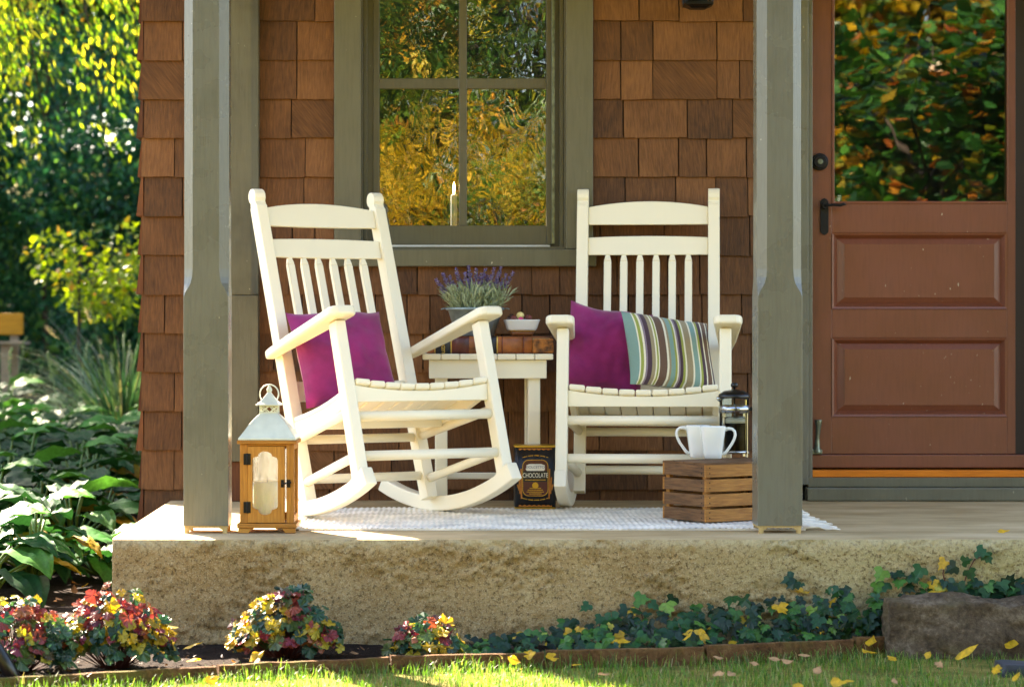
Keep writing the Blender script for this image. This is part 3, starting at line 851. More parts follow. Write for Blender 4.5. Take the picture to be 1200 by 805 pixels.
def make_chair(label):
    t = thing('rocking_chair', label, 'rocking chair', group='cream rocking chairs on the porch')
    cm = M['cream']; P = lambda x, f, z: (x, -f, z)
    side = Matrix(((0, 1, 0, 0), (-1, 0, 0, 0), (0, 0, 1, 0), (0, 0, 0, 1)))     # prism: u -> f, w -> x, v -> z
    for s in (-1, 1):
        # rocker
        N = 28; f0, f1 = -.43, .452
        lo = [(f0 + (f1 - f0) * i / N, rocker_z(f0 + (f1 - f0) * i / N)) for i in range(N + 1)]
        hi = []
        for i in range(N + 1):
            f, z = lo[N - i]; d = Vector((1, f / 1.07)).normalized()
            h = .052 + (.008 if i < 3 else 0)
            hi.append((f - d.y * h, z + d.x * h))
        hi[0] = (hi[0][0] - .008, hi[0][1] + .001); hi[-1] = (hi[-1][0] + .02, hi[-1][1])
        b = MB(); b.prism(lo + hi, s * .282 - .021, s * .282 + .021, side, 0, True)
        b.build('rocker', cm, t, .005, 3)
        # front leg
        b = MB(); b.beam(P(s * .282, .378, .118), P(s * .282, .267, .634), .041, .05, (0, -1, 0))
        b.build('leg', cm, t, .006, 3)
        # back post with a rounded head
        d = Vector((-.283, 1.1)).normalized(); n = Vector((d.y, -d.x)); base = Vector((-.048, .045)); L = 1.145
        oo = lambda q, o: tuple(base + d * q + n * o)
        pts = [oo(0, .026), oo(L - .066, .026), oo(L - .060, .020), oo(L - .054, .021)]
        for i in range(11):
            a = -pi * .28 + i * (pi * 1.56) / 10
            pts.append(oo(L - .027 + .029 * sin(a), .0275 * cos(a)))
        pts += [oo(L - .054, -.021), oo(L - .060, -.020), oo(L - .066, -.026), oo(0, -.026)]
        b = MB(); b.prism(pts, s * .242 - .021, s * .242 + .021, side)
        b.build('back_post', cm, t, .005, 3)
        # arm
        a0, a1 = Vector((-.205, .545)), Vector((.345, .655)); u = (a1 - a0); Lg = u.length; u.normalize(); nn = Vector((-u.y, u.x))
        pl_ = [(0, .2645), (0, .300), (.03, .306), (.2, .322), (Lg - .03, .340), (Lg - .01, .334), (Lg, .318), (Lg, .262), (Lg - .01, .246), (Lg - .03, .240)]
        b = MB(); k = len(pl_)
        vs = [P(s * x, *(a0 + u * q)) for q, x in pl_] + [P(s * x, *(a0 + u * q + nn * .032)) for q, x in pl_]
        fs = [list(range(k)), list(range(2 * k - 1, k - 1, -1))] + [(i + k, (i + 1) % k + k, (i + 1) % k, i) for i in range(k)]
        if s < 0: fs = [list(reversed(f)) for f in fs]
        b.add(vs, [list(reversed(f)) for f in fs]); b.build('arm', cm, t, .009, 3)
        # bolts
        b = MB(); b.ball(P(s * .282, .292, .615), .004, 8, 5, 0, (1, .5, 1)); b.ball(P(s * .3, -.0, .59), .0035, 8, 5); build_each(b, 'bolt', M['iron'], t)
        # side stretchers
        for (za, zb_) in ((.337, .262), (.192, .112)):
            fa = .378 - .216 * (za - .118); fb = -.048 - .257 * (zb_ - .045)
            b = MB(); b.tube([P(s * .280, fa, za), P(s * .244, fb, zb_)], .0155, 12); b.build('stretcher', cm, t)
    for z in (.319, .188):
        f = .378 - .216 * (z - .118)
        b = MB(); b.tube([P(-.275, f, z), P(.275, f, z)], .0165, 12); b.build('stretcher', cm, t)
    for z in (.262, .126):
        f = -.048 - .257 * (z - .045)
        b = MB(); b.tube([P(-.235, f, z), P(.235, f, z)], .0155, 12); b.build('stretcher', cm, t)
    # seat
    zs = lambda f: .449 + (f - .335) * .235 - .018 * sin(pi * min(1, max(0, (f + .13) / .465)))
    dish = lambda x: -.022 * (1 - (x / .26) ** 2)
    b = MB()
    for i in range(9):
        xc = (i - 4) * .0574; hw_ = .0272
        fs_ = [.336 - (.336 + .125) * k / 9 for k in range(10)]
        vs, fc = [], []
        for f in fs_:
            z = zs(f) + dish(xc); tl = -.022 * -2 * xc / .0676
            for x, dz in ((-hw_, -.02), (hw_, -.02), (hw_, 0), (-hw_, 0)): vs.append(P(xc + x, f, z + dz + x * tl * .55))
        for k in range(9):
            for j in range(4): fc.append((k * 4 + j, (k + 1) * 4 + j, (k + 1) * 4 + (j + 1) % 4, k * 4 + (j + 1) % 4))
        fc += [(0, 1, 2, 3), tuple(36 + j for j in (3, 2, 1, 0))]
        b.add(vs, fc)
    b.build('seat', cm, t, .006, 3)
    b = MB(); xs = [-.2615 + .523 * i / 16 for i in range(17)]
    b.prism([(x, zs(.32) + dish(x) - .0205) for x in xs] + [(.2615, .366), (-.2615, .366)], -.327, -.303)
    b.build('seat_rail', cm, t, .003)
    for s in (-1, 1):
        fl = [.30 - .40 * i / 10 for i in range(11)]
        b = MB(); b.prism([(f, zs(f) - .0225) for f in fl] + [(f, zs(f) - .068) for f in reversed(fl)], s * .248 - .011, s * .248 + .011, side)
        b.build('seat_rail', cm, t, .003)
    b = MB(); fl = .05; b.box(-.236, .236, -fl - .02, -fl + .02, zs(fl) - .075, zs(fl) - .046); b.build('seat_rail', cm, t, .003)
    # back: arched crest rail, second rail, spindles, lower rail
    pf = lambda z: -.048 - .257 * (z - .045)
    def rail(name, zl, zu, arch, arch_lo=0, th=.022):
        b = MB(); n = 16; xs = [-.2205 + .441 * i / n for i in range(n + 1)]; bow = lambda x: -.018 * (1 - (x / .22) ** 2)
        vs, fc = [], []
        for x in xs:
            ar = 1 - (x / .2205) ** 2
            for z, o in ((zl + arch_lo * ar, th / 2), (zu + arch * ar, th / 2), (zu + arch * ar, -th / 2), (zl + arch_lo * ar, -th / 2)):
                vs.append(P(x, pf(z) + o + bow(x), z))
        for i in range(n):
            for j in range(4): fc.append((i * 4 + j, (i + 1) * 4 + j, (i + 1) * 4 + (j + 1) % 4, i * 4 + (j + 1) % 4))
        fc += [(0, 1, 2, 3), tuple(n * 4 + j for j in (3, 2, 1, 0))]
        b.add(vs, [tuple(reversed(f)) for f in fc]); return b.build(name, cm, t, .004, 2)
    rail('crest_rail', 1.022, 1.088, .022); rail('back_rail', .909, .974, .006, .0); rail('back_rail', .395, .465, 0)
    for i in range(6):
        x = (i - 2.5) * .0595; bw = -.018 * (1 - (x / .22) ** 2)
        def q(z, o=0): return Vector(P(x, pf(z) + bw + o, z))
        b = MB(); b.beam(q(.455), q(.885), .027, .019, (0, -1, 0)); b.beam(q(.885), q(.914), .027, .019, (0, -1, 0), 0, .013, .015)
        b.build('spindle', cm, t, .003)
    return t


c1 = make_chair('cream rocking chair turned toward the side table, one plum cushion on it')
TILT, TURN = R(-4.8), R(32)
_c = Vector((0, 0, 1.07)); _c = _c - Matrix.Rotation(TILT, 3, 'X') @ _c
c1.location = Vector((-.232, -.76, .005)) + Matrix.Rotation(TURN, 3, 'Z') @ _c; c1.rotation_euler = (TILT, 0, TURN)
c2 = dup(c1, (.772, -.43, .006), R(-6.3), 'cream rocking chair facing the garden, holding a plum and a striped cushion')


def pillow(name, W, Hh, T, mat, loc, rot, label, cat, seed, group=None, wk=1.0):
    n = 26; vs, fs = [], []; b = MB(); uvs = []
    for side_ in (-1, 1):
        base = len(vs)
        for j in range(n + 1):
            for i in range(n + 1):
                u, v = -1 + 2 * i / n, -1 + 2 * j / n
                th = max(0, (1 - abs(u) ** 2.6) * (1 - abs(v) ** 2.6)) ** .42
                wr = noise.noise(Vector((u * 2.2 + seed, v * 2.2, side_ * 3))) * .2 + noise.noise(Vector((u * 5 + seed, v * 5, side_))) * .12
                x = u * W / 2 * (1 - .07 * (1 - v * v)); z = v * Hh / 2 * (1 - .08 * (1 - u * u)) + .012 * noise.noise(Vector((u * 1.5, seed, 0)))
                vs.append((x, side_ * T / 2 * th * (1 + wr * wk), z)); uvs.append(((u + 1) / 2, (v + 1) / 2))
        for j in range(n):
            for i in range(n):
                a = base + j * (n + 1) + i
                f = (a, a + 1, a + n + 2, a + n + 1)
                fs.append(f if side_ < 0 else tuple(reversed(f)))
    b.add(vs, fs, None, 0, True); o = b.build(name, mat)
    me = o.data; uv = me.uv_layers.new(name='UVMap')
    for l in me.loops: uv.data[l.index].uv = uvs[l.vertex_index]
    o.location = loc; o.rotation_euler = rot
    tag(o, label, cat, group); return o


def on_chair(ch, x, f, z):
    return ch.location + ch.rotation_euler.to_matrix() @ Vector((x, -f, z))


pillow('cushion', .36, .36, .13, M['plum'], on_chair(c1, -.10, -.015, .535), Euler((R(-26), R(-1), R(28)), 'XYZ'),
       'plum purple cushion leaning back on the chair beside the lantern', 'cushion', 1.3, 'plum cushions')
pillow('cushion', .30, .32, .13, M['plum'], on_chair(c2, -.145, .02, .560), Euler((R(-17), R(9), R(-4)), 'XYZ'),
       'plum purple cushion half hidden behind the striped cushion', 'cushion', 5.1, 'plum cushions')
pillow('striped_cushion', .345, .295, .12, M['stripes'], on_chair(c2, .085, .115, .550), Euler((R(-29), R(7), R(21)), 'XYZ'),
       'striped cushion in teal, brown, green and cream on the right rocking chair', 'cushion', 9.7, None, .1)

# ------------------------------------------------------------------ side table and what stands on it
TX, TY = .203, -.285
tb = thing('side_table', 'cream slatted side table between the two rocking chairs', 'table', (TX, TY, 0))
ZT = .553
b = MB()
for i in range(7):
    xc = (i - 3) * .0668; b.box(xc - .0325, xc + .0325, -.215, .215, ZT - .021, ZT)
b.build('tabletop', M['cream'], tb, .004, 3)
b = MB(); b.box(-.21, .21, -.195, -.175, ZT - .088, ZT - .0215); b.box(-.21, .21, .175, .195, ZT - .088, ZT - .0215)
b.box(-.21, -.19, -.1745, .1745, ZT - .088, ZT - .0215); b.box(.19, .21, -.1745, .1745, ZT - .088, ZT - .0215); b.build('apron', M['cream'], tb, .003)
for sx in (-1, 1):
    for sy in (-1, 1):
        b = MB(); b.box(sx * .166 - .022, sx * .166 + .022, sy * .152 - .022, sy * .152 + .022, .002, ZT - .022); b.build('leg', M['cream'], tb, .004)
for sx in (-1, 1):
    b = MB(); b.box(sx * .166 - .012, sx * .166 + .012, -.13, .13, .095, .12); b.build('stretcher', M['cream'], tb, .003)
b = MB(); b.box(-.154, .154, -.012, .012, .096, .119); b.build('stretcher', M['cream'], tb, .003)

# ledger
bk = thing('ledger_book', 'thick old leather ledger with black label bands lying on the side table', 'book', (TX + .012, TY - .02, ZT + .001), R(-2))
BH, BL, BD = .061, .225, .15
b = MB(); b.box(-BL, BL, -BD + .012, BD, 0, .006); b.box(-BL, BL, -BD + .012, BD, BH - .006, BH); b.build('cover', M['leather'], bk, .002)
def spine(x0, x1, o, mat, name):
    pr_ = [(-BD + .012, 0.0)]
    for i in range(9):
        a = -pi / 2 + pi * i / 8
        pr_.append((-BD + .012 - (.012 + o) * cos(a), BH / 2 + (BH / 2 + o) * sin(a)))
    pr_.append((-BD + .012, BH))
    b = MB(); b.prism([(p, q) for p, q in pr_], x0, x1, Matrix(((0, 1, 0, 0), (1, 0, 0, 0), (0, 0, 1, 0), (0, 0, 0, 1))), 0, True)
    return b.build(name, mat, bk)
spine(-BL, BL - .072, 0, M['leather'], 'spine')
sb = lambda px: (px - 582) / 327
for (a, c_, m_) in ((519, 537, 'leather_black'), (538, 558, 'leather_red'), (573, 590, 'leather_black')):
    spine(sb(a), sb(c_), .0015, M[m_], 'label_band')
for x in (518, 537, 572.5, 591, 597, 622):
    spine(sb(x) - .0016, sb(x) + .0016, .0022, M['gilt'] if x in (518, 537, 572.5, 591) else M['leather_red'], 'spine_rib')
b = MB(); b.box(-BL + .006, BL - .008, -BD + .0125, BD - .008, .0063, BH - .0063); b.build('pages', M['paper'], bk)
b = MB(); b.box(BL - .071, BL + .004, -BD - .004, -BD + .05, -.0 + .001, BH - .008); b.build('corner_wrap', M['leather_rough'], bk, .006)
Mt = lambda x, y, z: Matrix.Translation((x, y, z)) @ Matrix.Rotation(R(90), 4, 'X') @ Matrix.Rotation(R(90), 4, 'Z')
text_mesh('lettering', 'LEDGER', .0165, Mt(sb(528), -BD - .0025, BH / 2), M['gilt'], bk)
text_mesh('lettering', 'JOURNAL', .0125, Mt(sb(581.5), -BD - .0025, BH / 2), M['gilt'], bk)

# lavender in a bucket
zb_ = ZT + BH + .0022
lv = thing('potted_lavender', 'lavender plant in a galvanised bucket standing on the ledger', 'potted plant', (at(557, 0, TY).x, TY + .035, zb_))
b = MB(); b.lathe([(0, 0), (.068, 0), (.072, .004), (.098, .092), (.107, .095), (.109, .100), (.106, .104), (.099, .102), (.092, .085), (.0, .08)], 36)
pot = b.build('bucket', M['galv'], lv)
for s in (-1, 1):
    b = MB(); b.tube([(s * .1045, 0, .101), (s * .118, -.008, .1), (s * .124, 0, .098), (s * .118, .008, .1), (s * .1045, .004, .101)], .0022, 6); b.build('ear', M['galv'], pot)
b = MB(); r = random.Random(4)
for i in range(900):
    a = r.random() * 2 * pi; q = .085 * math.sqrt(r.random()); p = Vector((q * cos(a), q * sin(a), .085))
    d = Vector((cos(a) * (q * 5 + r.uniform(-.15, .35)), sin(a) * (q * 5 + r.uniform(-.15, .3)), 1)).normalized()
    p = p + d * r.uniform(0, .085)
    d = (d + Vector((r.uniform(-.8, .8), r.uniform(-.8, .8), r.uniform(-.15, .5)))).normalized()
    L_ = r.uniform(.025, .058); sd_ = d.cross(Vector((r.random() - .5, r.random() - .5, .3))).normalized() * .0028
    m_ = p + d * L_ * .55; e = p + d * L_ + Vector((d.x * .006, d.y * .006, -.004))
    b.add([p - sd_ * .5, p + sd_ * .5, m_ + sd_, m_ - sd_, e], [(0, 1, 2, 3), (3, 2, 4)])
b.build('foliage', LEAF['lavleaf'], lv)
c0 = lv.location
for (px, py, l_) in ((511, 328, 1.0), (519, 321, .9), (534, 315, 1.25), (549, 313, 1.35), (552, 322, 1.1), (564, 321, .9), (572, 324, 1.0), (579, 315, 1.3), (587, 314, 1.2), (601, 320, 1.1), (583, 328, .9), (541, 330, .8), (527, 324, 1.1), (558, 316, 1.2), (569, 316, 1.1), (593, 322, 1.0), (545, 321, 1.1)):
    tip = at(px, py, TY + .035 + r.uniform(-.05, .05)) - c0
    base = Vector((tip.x * .45, tip.y * .5, .10)); d = (tip - base).normalized()
    hd = .062 * l_; st = tip - d * hd
    b = MB(); b.tube([base, (base + st) / 2 + Vector((0, 0, .004)), st, tip], [.0012, .0011, .0011, .0006], 5, 1)
    for q in range(70):
        u = r.random(); pp = st + (tip - st) * u; a = r.random() * 2 * pi; w_ = .0125 * (1 - .6 * u) * (.7 + .3 * (q % 2))
        o1 = d.orthogonal().normalized(); o2 = d.cross(o1); out = (o1 * cos(a) + o2 * sin(a))
        e = pp + out * w_ + d * .0045; t_ = d.cross(out) * .0036
        b.add([pp, e - t_, e + d * .003 + out * .0015, e + t_], [(0, 1, 2, 3)])
    b.build('flower_spike', [LEAF['lavender'], LEAF['lavleaf']], lv)

# bowl of chocolates
bz = ZT + BH + .0022
bo = thing('snack_bowl', 'small white square bowl with dark wooden foot beside the lavender', 'bowl', (at(611, 0, TY).x, TY - .03, bz), R(6))
b = MB(); b.lathe([(0, 0), (.036, 0), (.044, .0155), (0, .0155)], 40, None, 0, 5); b.build('foot', M['foot_wood'], bo)
b = MB(); b.lathe([(.0425, .016), (.0465, .0185), (.0465, .0195), (.042, .0195)], 40, None, 0, 5); b.build('gold_band', M['gold'], bo)
b = MB(); b.lathe([(0, .0198), (.048, .0198), (.0525, .026), (.062, .056), (.064, .0585), (.061, .0595), (.058, .057), (.05, .034), (0, .030)], 48, None, 0, 5); b.build('dish', M['porcelain'], bo)
for (dx, dy, dz, rr_, m_, lb) in ((-.043, .0, .062, .011, 'choc', 'dark chocolate ball at the bowl rim nearest the lavender'), (-.029, -.02, .064, .0125, 'choc_red', 'cocoa dusted truffle left of the pale truffle'),
                                 (-.005, .005, .074, .0145, 'choc_pale', 'pale yellow truffle on top of the bowl'), (.024, -.008, .066, .0125, 'choc_red', 'cocoa dusted truffle right of the pale truffle'),
                                 (-.004, -.03, .0605, .0095, 'pink', 'pink sweet peeping out below the pale truffle'), (-.036, .02, .072, .0095, 'choc', 'topmost dark chocolate at the left of the bowl'),
                                 (.01, .03, .062, .013, 'choc', 'dark chocolate at the back of the bowl')):
    b = MB(); b.ball((0, 0, 0), rr_, 16, 10, 0, (1, 1, .95), .05, int(rr_ * 1e5 + dx * 1e4)); o = b.build('truffle', M[m_])
    o.location = Vector(bo.location) + Vector((dx, dy, dz)); tag(o, lb, 'truffle', 'sweets in the white bowl')

# ------------------------------------------------------------------ rug
RX0, RX1, RY0, RY1 = -.42, 1.19, -1.49, -.52
def rug_z(x, y): return .007 + .003 * noise.noise(Vector((x * 4, y * 5, 0))) + .0008 * sin(y * 200) + .0016 * sin(x * 330 + 3 * noise.noise(Vector((x * 9, y * 9, 4))))
b = grid(RX0, RX1, RY0, RY1, 450, 110, rug_z)
nv = 151
edge = [(x0_, y_) for x0_, y_ in ((RX0, RY0), (RX1, RY0))]
vs = []
for i in range(nv):
    x = RX0 + (RX1 - RX0) * i / 150; vs += [(x, RY0, rug_z(x, RY0)), (x, RY0 + .002, .001)]
b.add(vs, [(2 * i + 1, 2 * i + 3, 2 * i + 2, 2 * i) for i in range(nv - 1)], None, 0, True)
rug = b.build('rug', M['rug']); tag(rug, 'white woven cotton rug with knotted fringe under the rocking chairs', 'rug')
r = random.Random(9)
for xe, s in ((RX0, -1), (RX1, 1)):
    b = MB()
    for i in range(78):
        y = RY0 + (RY1 - RY0) * (i + .5) / 78; L_ = r.uniform(.07, .12) if s > 0 else r.uniform(.05, .08)
        pts = [(xe - s * .004, y, .009)]
        yy = y
        for k in range(1, 6):
            yy += r.uniform(-.007, .006); pts.append((xe + s * L_ * k / 5, yy, max(.004, .012 - .002 * k + r.uniform(-.002, .004))))
        b.tube(pts, [.0042, .0048, .0036, .004, .0034, .002], 6)
    b.build('fringe', M['rug'], rug)

# ------------------------------------------------------------------ wafer tin
tn = thing('wafer_tin', 'black chocolate wafer tin standing on the rug by the side table', 'tin', (at(627.3, 0, -.60).x, -.535, .0095), R(0))
TW, TD, TH = .0725, .065, .221
def rrect(hw_, hd_, r_, n=6):
    pts = []
    for cx2, cy2, a0 in ((hw_ - r_, -hd_ + r_, -pi / 2), (hw_ - r_, hd_ - r_, 0), (-hw_ + r_, hd_ - r_, pi / 2), (-hw_ + r_, -hd_ + r_, pi)):
        for i in range(n + 1): pts.append((cx2 + r_ * cos(a0 + pi / 2 * i / n), cy2 + r_ * sin(a0 + pi / 2 * i / n)))
    return pts
XZ = Matrix(((1, 0, 0, 0), (0, 0, 1, 0), (0, 1, 0, 0), (0, 0, 0, 1)))
def slab(pts, z0, z1, mb, mi=0): mb.prism([(u, v) for u, v in pts], z0, z1, XZ, mi, True)
b = MB(); slab(rrect(TW, TD, .016), .004, TH - .006, b); b.build('body', M['tin_black'], tn)
b = MB(); slab(rrect(TW + .0015, TD + .0015, .017), TH - .0058, TH, b); slab(rrect(TW + .001, TD + .001, .017), 0, .0038, b); build_each(b, 'rim', M['gold'], tn, .001)
def plate(pts, o, th, name, mat, bevel=0):
    b = MB(); b.prism(pts, -TD - o - th, -TD - o); return b.build(name, mat, tn, bevel)
def shape(w_, z0, z1, r_, n=6):
    pts = []
    for cx2, cz2, a0 in ((w_ - r_, z0 + r_, -pi / 2), (w_ - r_, z1 - r_, 0), (-w_ + r_, z1 - r_, pi / 2), (-w_ + r_, z0 + r_, pi)):
        for i in range(n + 1): pts.append((cx2 + r_ * cos(a0 + pi / 2 * i / n), cz2 + r_ * sin(a0 + pi / 2 * i / n)))
    return pts
b = MB()                                   # wavy band under the rim and above the foot
for zc_, s in ((TH - .009, -1), (.007, 1)):
    n = 28; up = [(-TW + .014 + (2 * TW - .028) * i / n, zc_ + s * (.005 + .0022 * sin(i * pi / 2))) for i in range(n + 1)]
    b.prism([(-TW + .014, zc_)] + up + [(TW - .014, zc_)], -TD - .0006, -TD - .0001)
build_each(b, 'border', M['wafer'], tn)
plate(shape(.0455, .044, .172, .022), .0001, .0005, 'panel_edge', M['gold'])
plate(shape(.0435, .046, .170, .021), .0007, .0005, 'panel', M['tin_red'])
plate(shape(.0432, .095, .133, .002), .0013, .0004, 'title_band', M['tin_black'])
plate([(-.034, .138), (-.03, .133), (.03, .133), (.034, .138), (.033, .153), (.02, .157), (-.02, .157), (-.031, .153)], .0013, .0005, 'name_plaque', M['tin_cream'])
TXT = lambda x, z, o: Matrix.Translation((x, -TD - o, z)) @ Matrix.Rotation(R(90), 4, 'X')
text_mesh('lettering', 'DOLCETTO', .0125, TXT(0, .1455, .0021), M['tin_blue'], tn, .0002)
text_mesh('lettering', 'CHOCOLATE', .0225, TXT(0, .1165, .002), M['tin_cream'], tn, .0002, .66)
b = MB(); n = 20
b.prism([(.0105 * cos(2 * pi * i / n) * (1 + .1 * (i % 2)), .0815 + .0105 * sin(2 * pi * i / n) * (1 + .1 * (i % 2))) for i in range(n)], -TD - .0019, -TD - .0013)
for z, w_ in ((.101, .036), (.072, .02), (.0655, .027), (.059, .030), (.0525, .022)): b.prism([(-w_, z - .0011), (w_, z - .0011), (w_, z + .0011), (-w_, z + .0011)], -TD - .002, -TD - .00125 - .0005)
b.build('emblem', M['gold'], tn)
for z0_, s in ((.180, 1), (.037, -1)):      # arched line of small print
    b = MB()
    for i in range(26):
        x = -.044 + .088 * i / 25; z = z0_ + s * .007 * (1 - (x / .044) ** 2)
        if i % 6 != 5: b.box(x - .0013, x + .0013, -TD - .0006, -TD - .0001, z - .0015, z + .0015)
    b.build('small_print', M['gold'], tn)
b = MB()
for s in (-1, 1):
    for i, (xa, xb_, z0_, z1_) in enumerate(((.050, .0485, .155, .09), (.0565, .0535, .172, .06), (.0625, .0565, .185, .035))):
        b.beam((s * xa, -TD - .0005, z1_ + .05), (s * xb_, -TD - .0005, z0_ - .12), .0052, .0008, (0, -1, 0))
build_each(b, 'wafer_picture', M['wafer'], tn)

# ------------------------------------------------------------------ crate, mugs, coffee press
NC = floor_at(827, 612.6, .010); PHI = R(34)
cr = thing('wooden_crate', 'small upturned slatted wooden crate carrying the mugs and coffee press', 'crate', (NC.x, NC.y, .0125), PHI)
CL, CW, CH = .36, .222, .186
b1 = MB()
for (x_, y_) in ((.0085, .0085), (CL - .0265, .0085), (.0085, CW - .0265), (CL - .0265, CW - .0265)): b1.box(x_, x_ + .018, y_, y_ + .018, .0, CH - .009)
build_each(b1, 'corner_post', M['crate_wood'], cr, .001)
r = random.Random(3)
hgt = .0405; gap = (CH - 4 * hgt) / 3
for k in range(4):
    z0_ = k * (hgt + gap); jz = r.uniform(-.0012, .0012)
    if k == 3: jz = -.001
    b = MB(); b.box(0, CL, 0, .008, z0_ + jz, z0_ + hgt + jz); b.box(.0005, CL, CW - .008, CW, z0_, z0_ + hgt); build_each(b, 'slat', M['crate_wood'], cr, .0015)
    b = MB(); b.box(.0005, .0082, .0085, CW - .0085, z0_ - jz * .4 + .0004, z0_ + hgt - jz - .001); b.box(CL - .008, CL - .0003, .0085, CW - .0085, z0_, z0_ + hgt - .001); build_each(b, 'slat', M['crate_dark'], cr, .0015)
    b = MB()
    for z_ in (z0_ + .012, z0_ + .03):
        b.ball((.017, -.0005, z_), .0022, 8, 4); b.ball((-.0002, .02, z_), .002, 8, 4)
    build_each(b, 'nail', M['iron'], cr)
for k in range(4):
    y0_ = .0005 + k * (CW - .001) / 4; b = MB(); b.box(-.001, CL + .001, y0_ + .0008, y0_ + (CW - .001) / 4 - .0008, CH - .0008, CH + .006); b.build('base_board', M['crate_dark'], cr, .0015)
ZC = .0125 + CH + .0065


def mug(px, Y, ang, label):
    m = thing('coffee_mug', label, 'mug', (at(px, 0, Y).x, Y, ZC), ang, 'white mugs on the crate')
    b = MB(); b.lathe([(0, .0), (.026, .0), (.030, .003), (.0315, .02), (.0375, .065), (.0435, .106), (.0432, .109), (.0405, .1085), (.034, .065), (.028, .012), (0, .008)], 40, None, 0, 3.2)
    b.build('body', M['porcelain'], m)
    b = MB(); pts = []
    for i in range(13):
        u = i / 12; a = R(70) - R(150) * u
        pts.append((.052 + .026 * cos(a) - .012 * u, 0, .066 + .032 * sin(a) + (-.006 * u)))
    pts = [(.0405, 0, .098), (.052, 0, .1015), (.064, 0, .1), (.0725, 0, .092), (.0745, 0, .08), (.071, 0, .066), (.063, 0, .05), (.052, 0, .034), (.0435, 0, .022), (.033, 0, .013)]
    b.tube(pts, [.007, .0058, .0052, .005, .005, .005, .005, .005, .0055, .007], 10); b.build('handle', M['porcelain'], m)
    return m


mug(835.5, -1.005, R(-6), 'white mug at the crate corner with its handle to the right')
mug(818.5, -.925, R(178), 'white mug behind the corner mug with its handle to the left')
fp = thing('coffee_press', 'glass coffee press half full of dark coffee on the crate', 'coffee press', (at(860.5, 0, -.9).x, -.9, ZC + .001), 0)
b = MB(); b.lathe([(.05, .018), (.0505, .02), (.0505, .195), (.052, .2), (.0495, .2), (.0485, .195), (.0485, .02)], 40); b.build('beaker', M['clear_glass'], fp)
b = MB(); b.lathe([(0, .0205), (.0480, .0205), (.0480, .115), (0, .115)], 40); b.build('coffee', M['coffee'], fp)
b = MB(); b.lathe([(0, .1155), (.0480, .1155), (.048, .131), (0, .131)], 32); b.build('foam', M['tin_cream'], fp)
b = MB(); b.lathe([(.0515, .150), (.053, .150), (.053, .176), (.0515, .176)], 40)
for k in range(4):
    a = pi / 4 + k * pi / 2; b.beam((.0525 * cos(a), .0525 * sin(a), .0), (.0525 * cos(a), .0525 * sin(a), .15), .003, .009, (cos(a), sin(a), 0))
b.lathe([(.0515, .012), (.053, .012), (.053, .022), (.0515, .022)], 40); b.build('frame', M['chrome'], fp)
b = MB(); b.lathe([(.0535, .2005), (.0545, .203), (.0545, .208), (.051, .214), (.034, .224), (.01, .229), (0, .23)], 40); b.build('lid', M['black'], fp)
b = MB(); b.lathe([(.0, .2302), (.004, .2302), (.004, .236), (.0105, .238), (.0125, .243), (.0115, .249), (.006, .253), (0, .2535)], 24); b.build('knob', M['black'], fp)
b = MB(); b.tube([(0, 0, .132), (0, 0, .2)], .0025, 8); b.lathe([(0, .132), (.046, .132), (.046, .136), (0, .136)], 24); b.build('plunger', M['chrome'], fp)
b = MB(); b.tube([(.0535, 0, .163), (.072, 0, .163), (.09, 0, .158), (.096, 0, .14), (.094, 0, .1), (.086, 0, .06), (.08, 0, .045)], [.007, .007, .009, .009, .009, .008, .006], 10); b.build('handle', M['black'], fp)
b = MB(); b.tube([(-.048, -.01, .196), (-.056, -.012, .199), (-.062, -.013, .202)], [.01, .007, .004], 8); b.build('spout', M['chrome'], fp)

# ------------------------------------------------------------------ lantern
ln = thing('candle_lantern', 'wooden candle lantern with pale metal roof at the porch edge', 'lantern', (at(313.5, 0, -1.6).x, -1.508, .001), R(-1.5))
px = 1 / 374.1; zL = lambda y: (625 - y) * px
b = MB(); b.box(-.0935, .0935, -.0935, .0935, zL(619.3), zL(613.8))
for sx in (-1, 1):
    for sy in (-1, 1):
        b.prism([(sx * .090, 0), (sx * .058, 0), (sx * .046, zL(619.5)), (sx * .090, zL(619.5))], sy * .082 - .008, sy * .082 + .008)
b.build('base', M['lantern_wood_h'], ln, .002)
b = MB(); hb = .085; z0_, z1_ = zL(613.6), zL(520.9)
for sx in (-1, 1):
    for sy in (-1, 1): b.box(sx * hb - (.024 if sx > 0 else 0), sx * hb + (0 if sx > 0 else .024), sy * hb - (.016 if sy > 0 else 0), sy * hb + (0 if sy > 0 else .016), z0_, z1_)
build_each(b, 'corner_post', M['lantern_wood'], ln, .0015)
b = MB()
for s in (-1, 1):
    b.box(s * .078 - .006, s * .078 + .006, -.0685, .0685, z0_, z0_ + .024); b.box(s * .078 - .006, s * .078 + .006, -.0685, .0685, z1_ - .018, z1_)
b.box(-.0605, .0605, .073, .085, z0_, z0_ + .024); b.box(-.0605, .0605, .073, .085, z1_ - .018, z1_)
b.box(-.0605, .0605, -.084, -.072, z1_ - .006, z1_); build_each(b, 'rail', M['lantern_wood_h'], ln, .001)
b = MB(); b.box(-.0935, .0935, -.0935, .0935, zL(520.7), zL(516.4)); b.build('cornice', M['lantern_wood_h'], ln, .002)
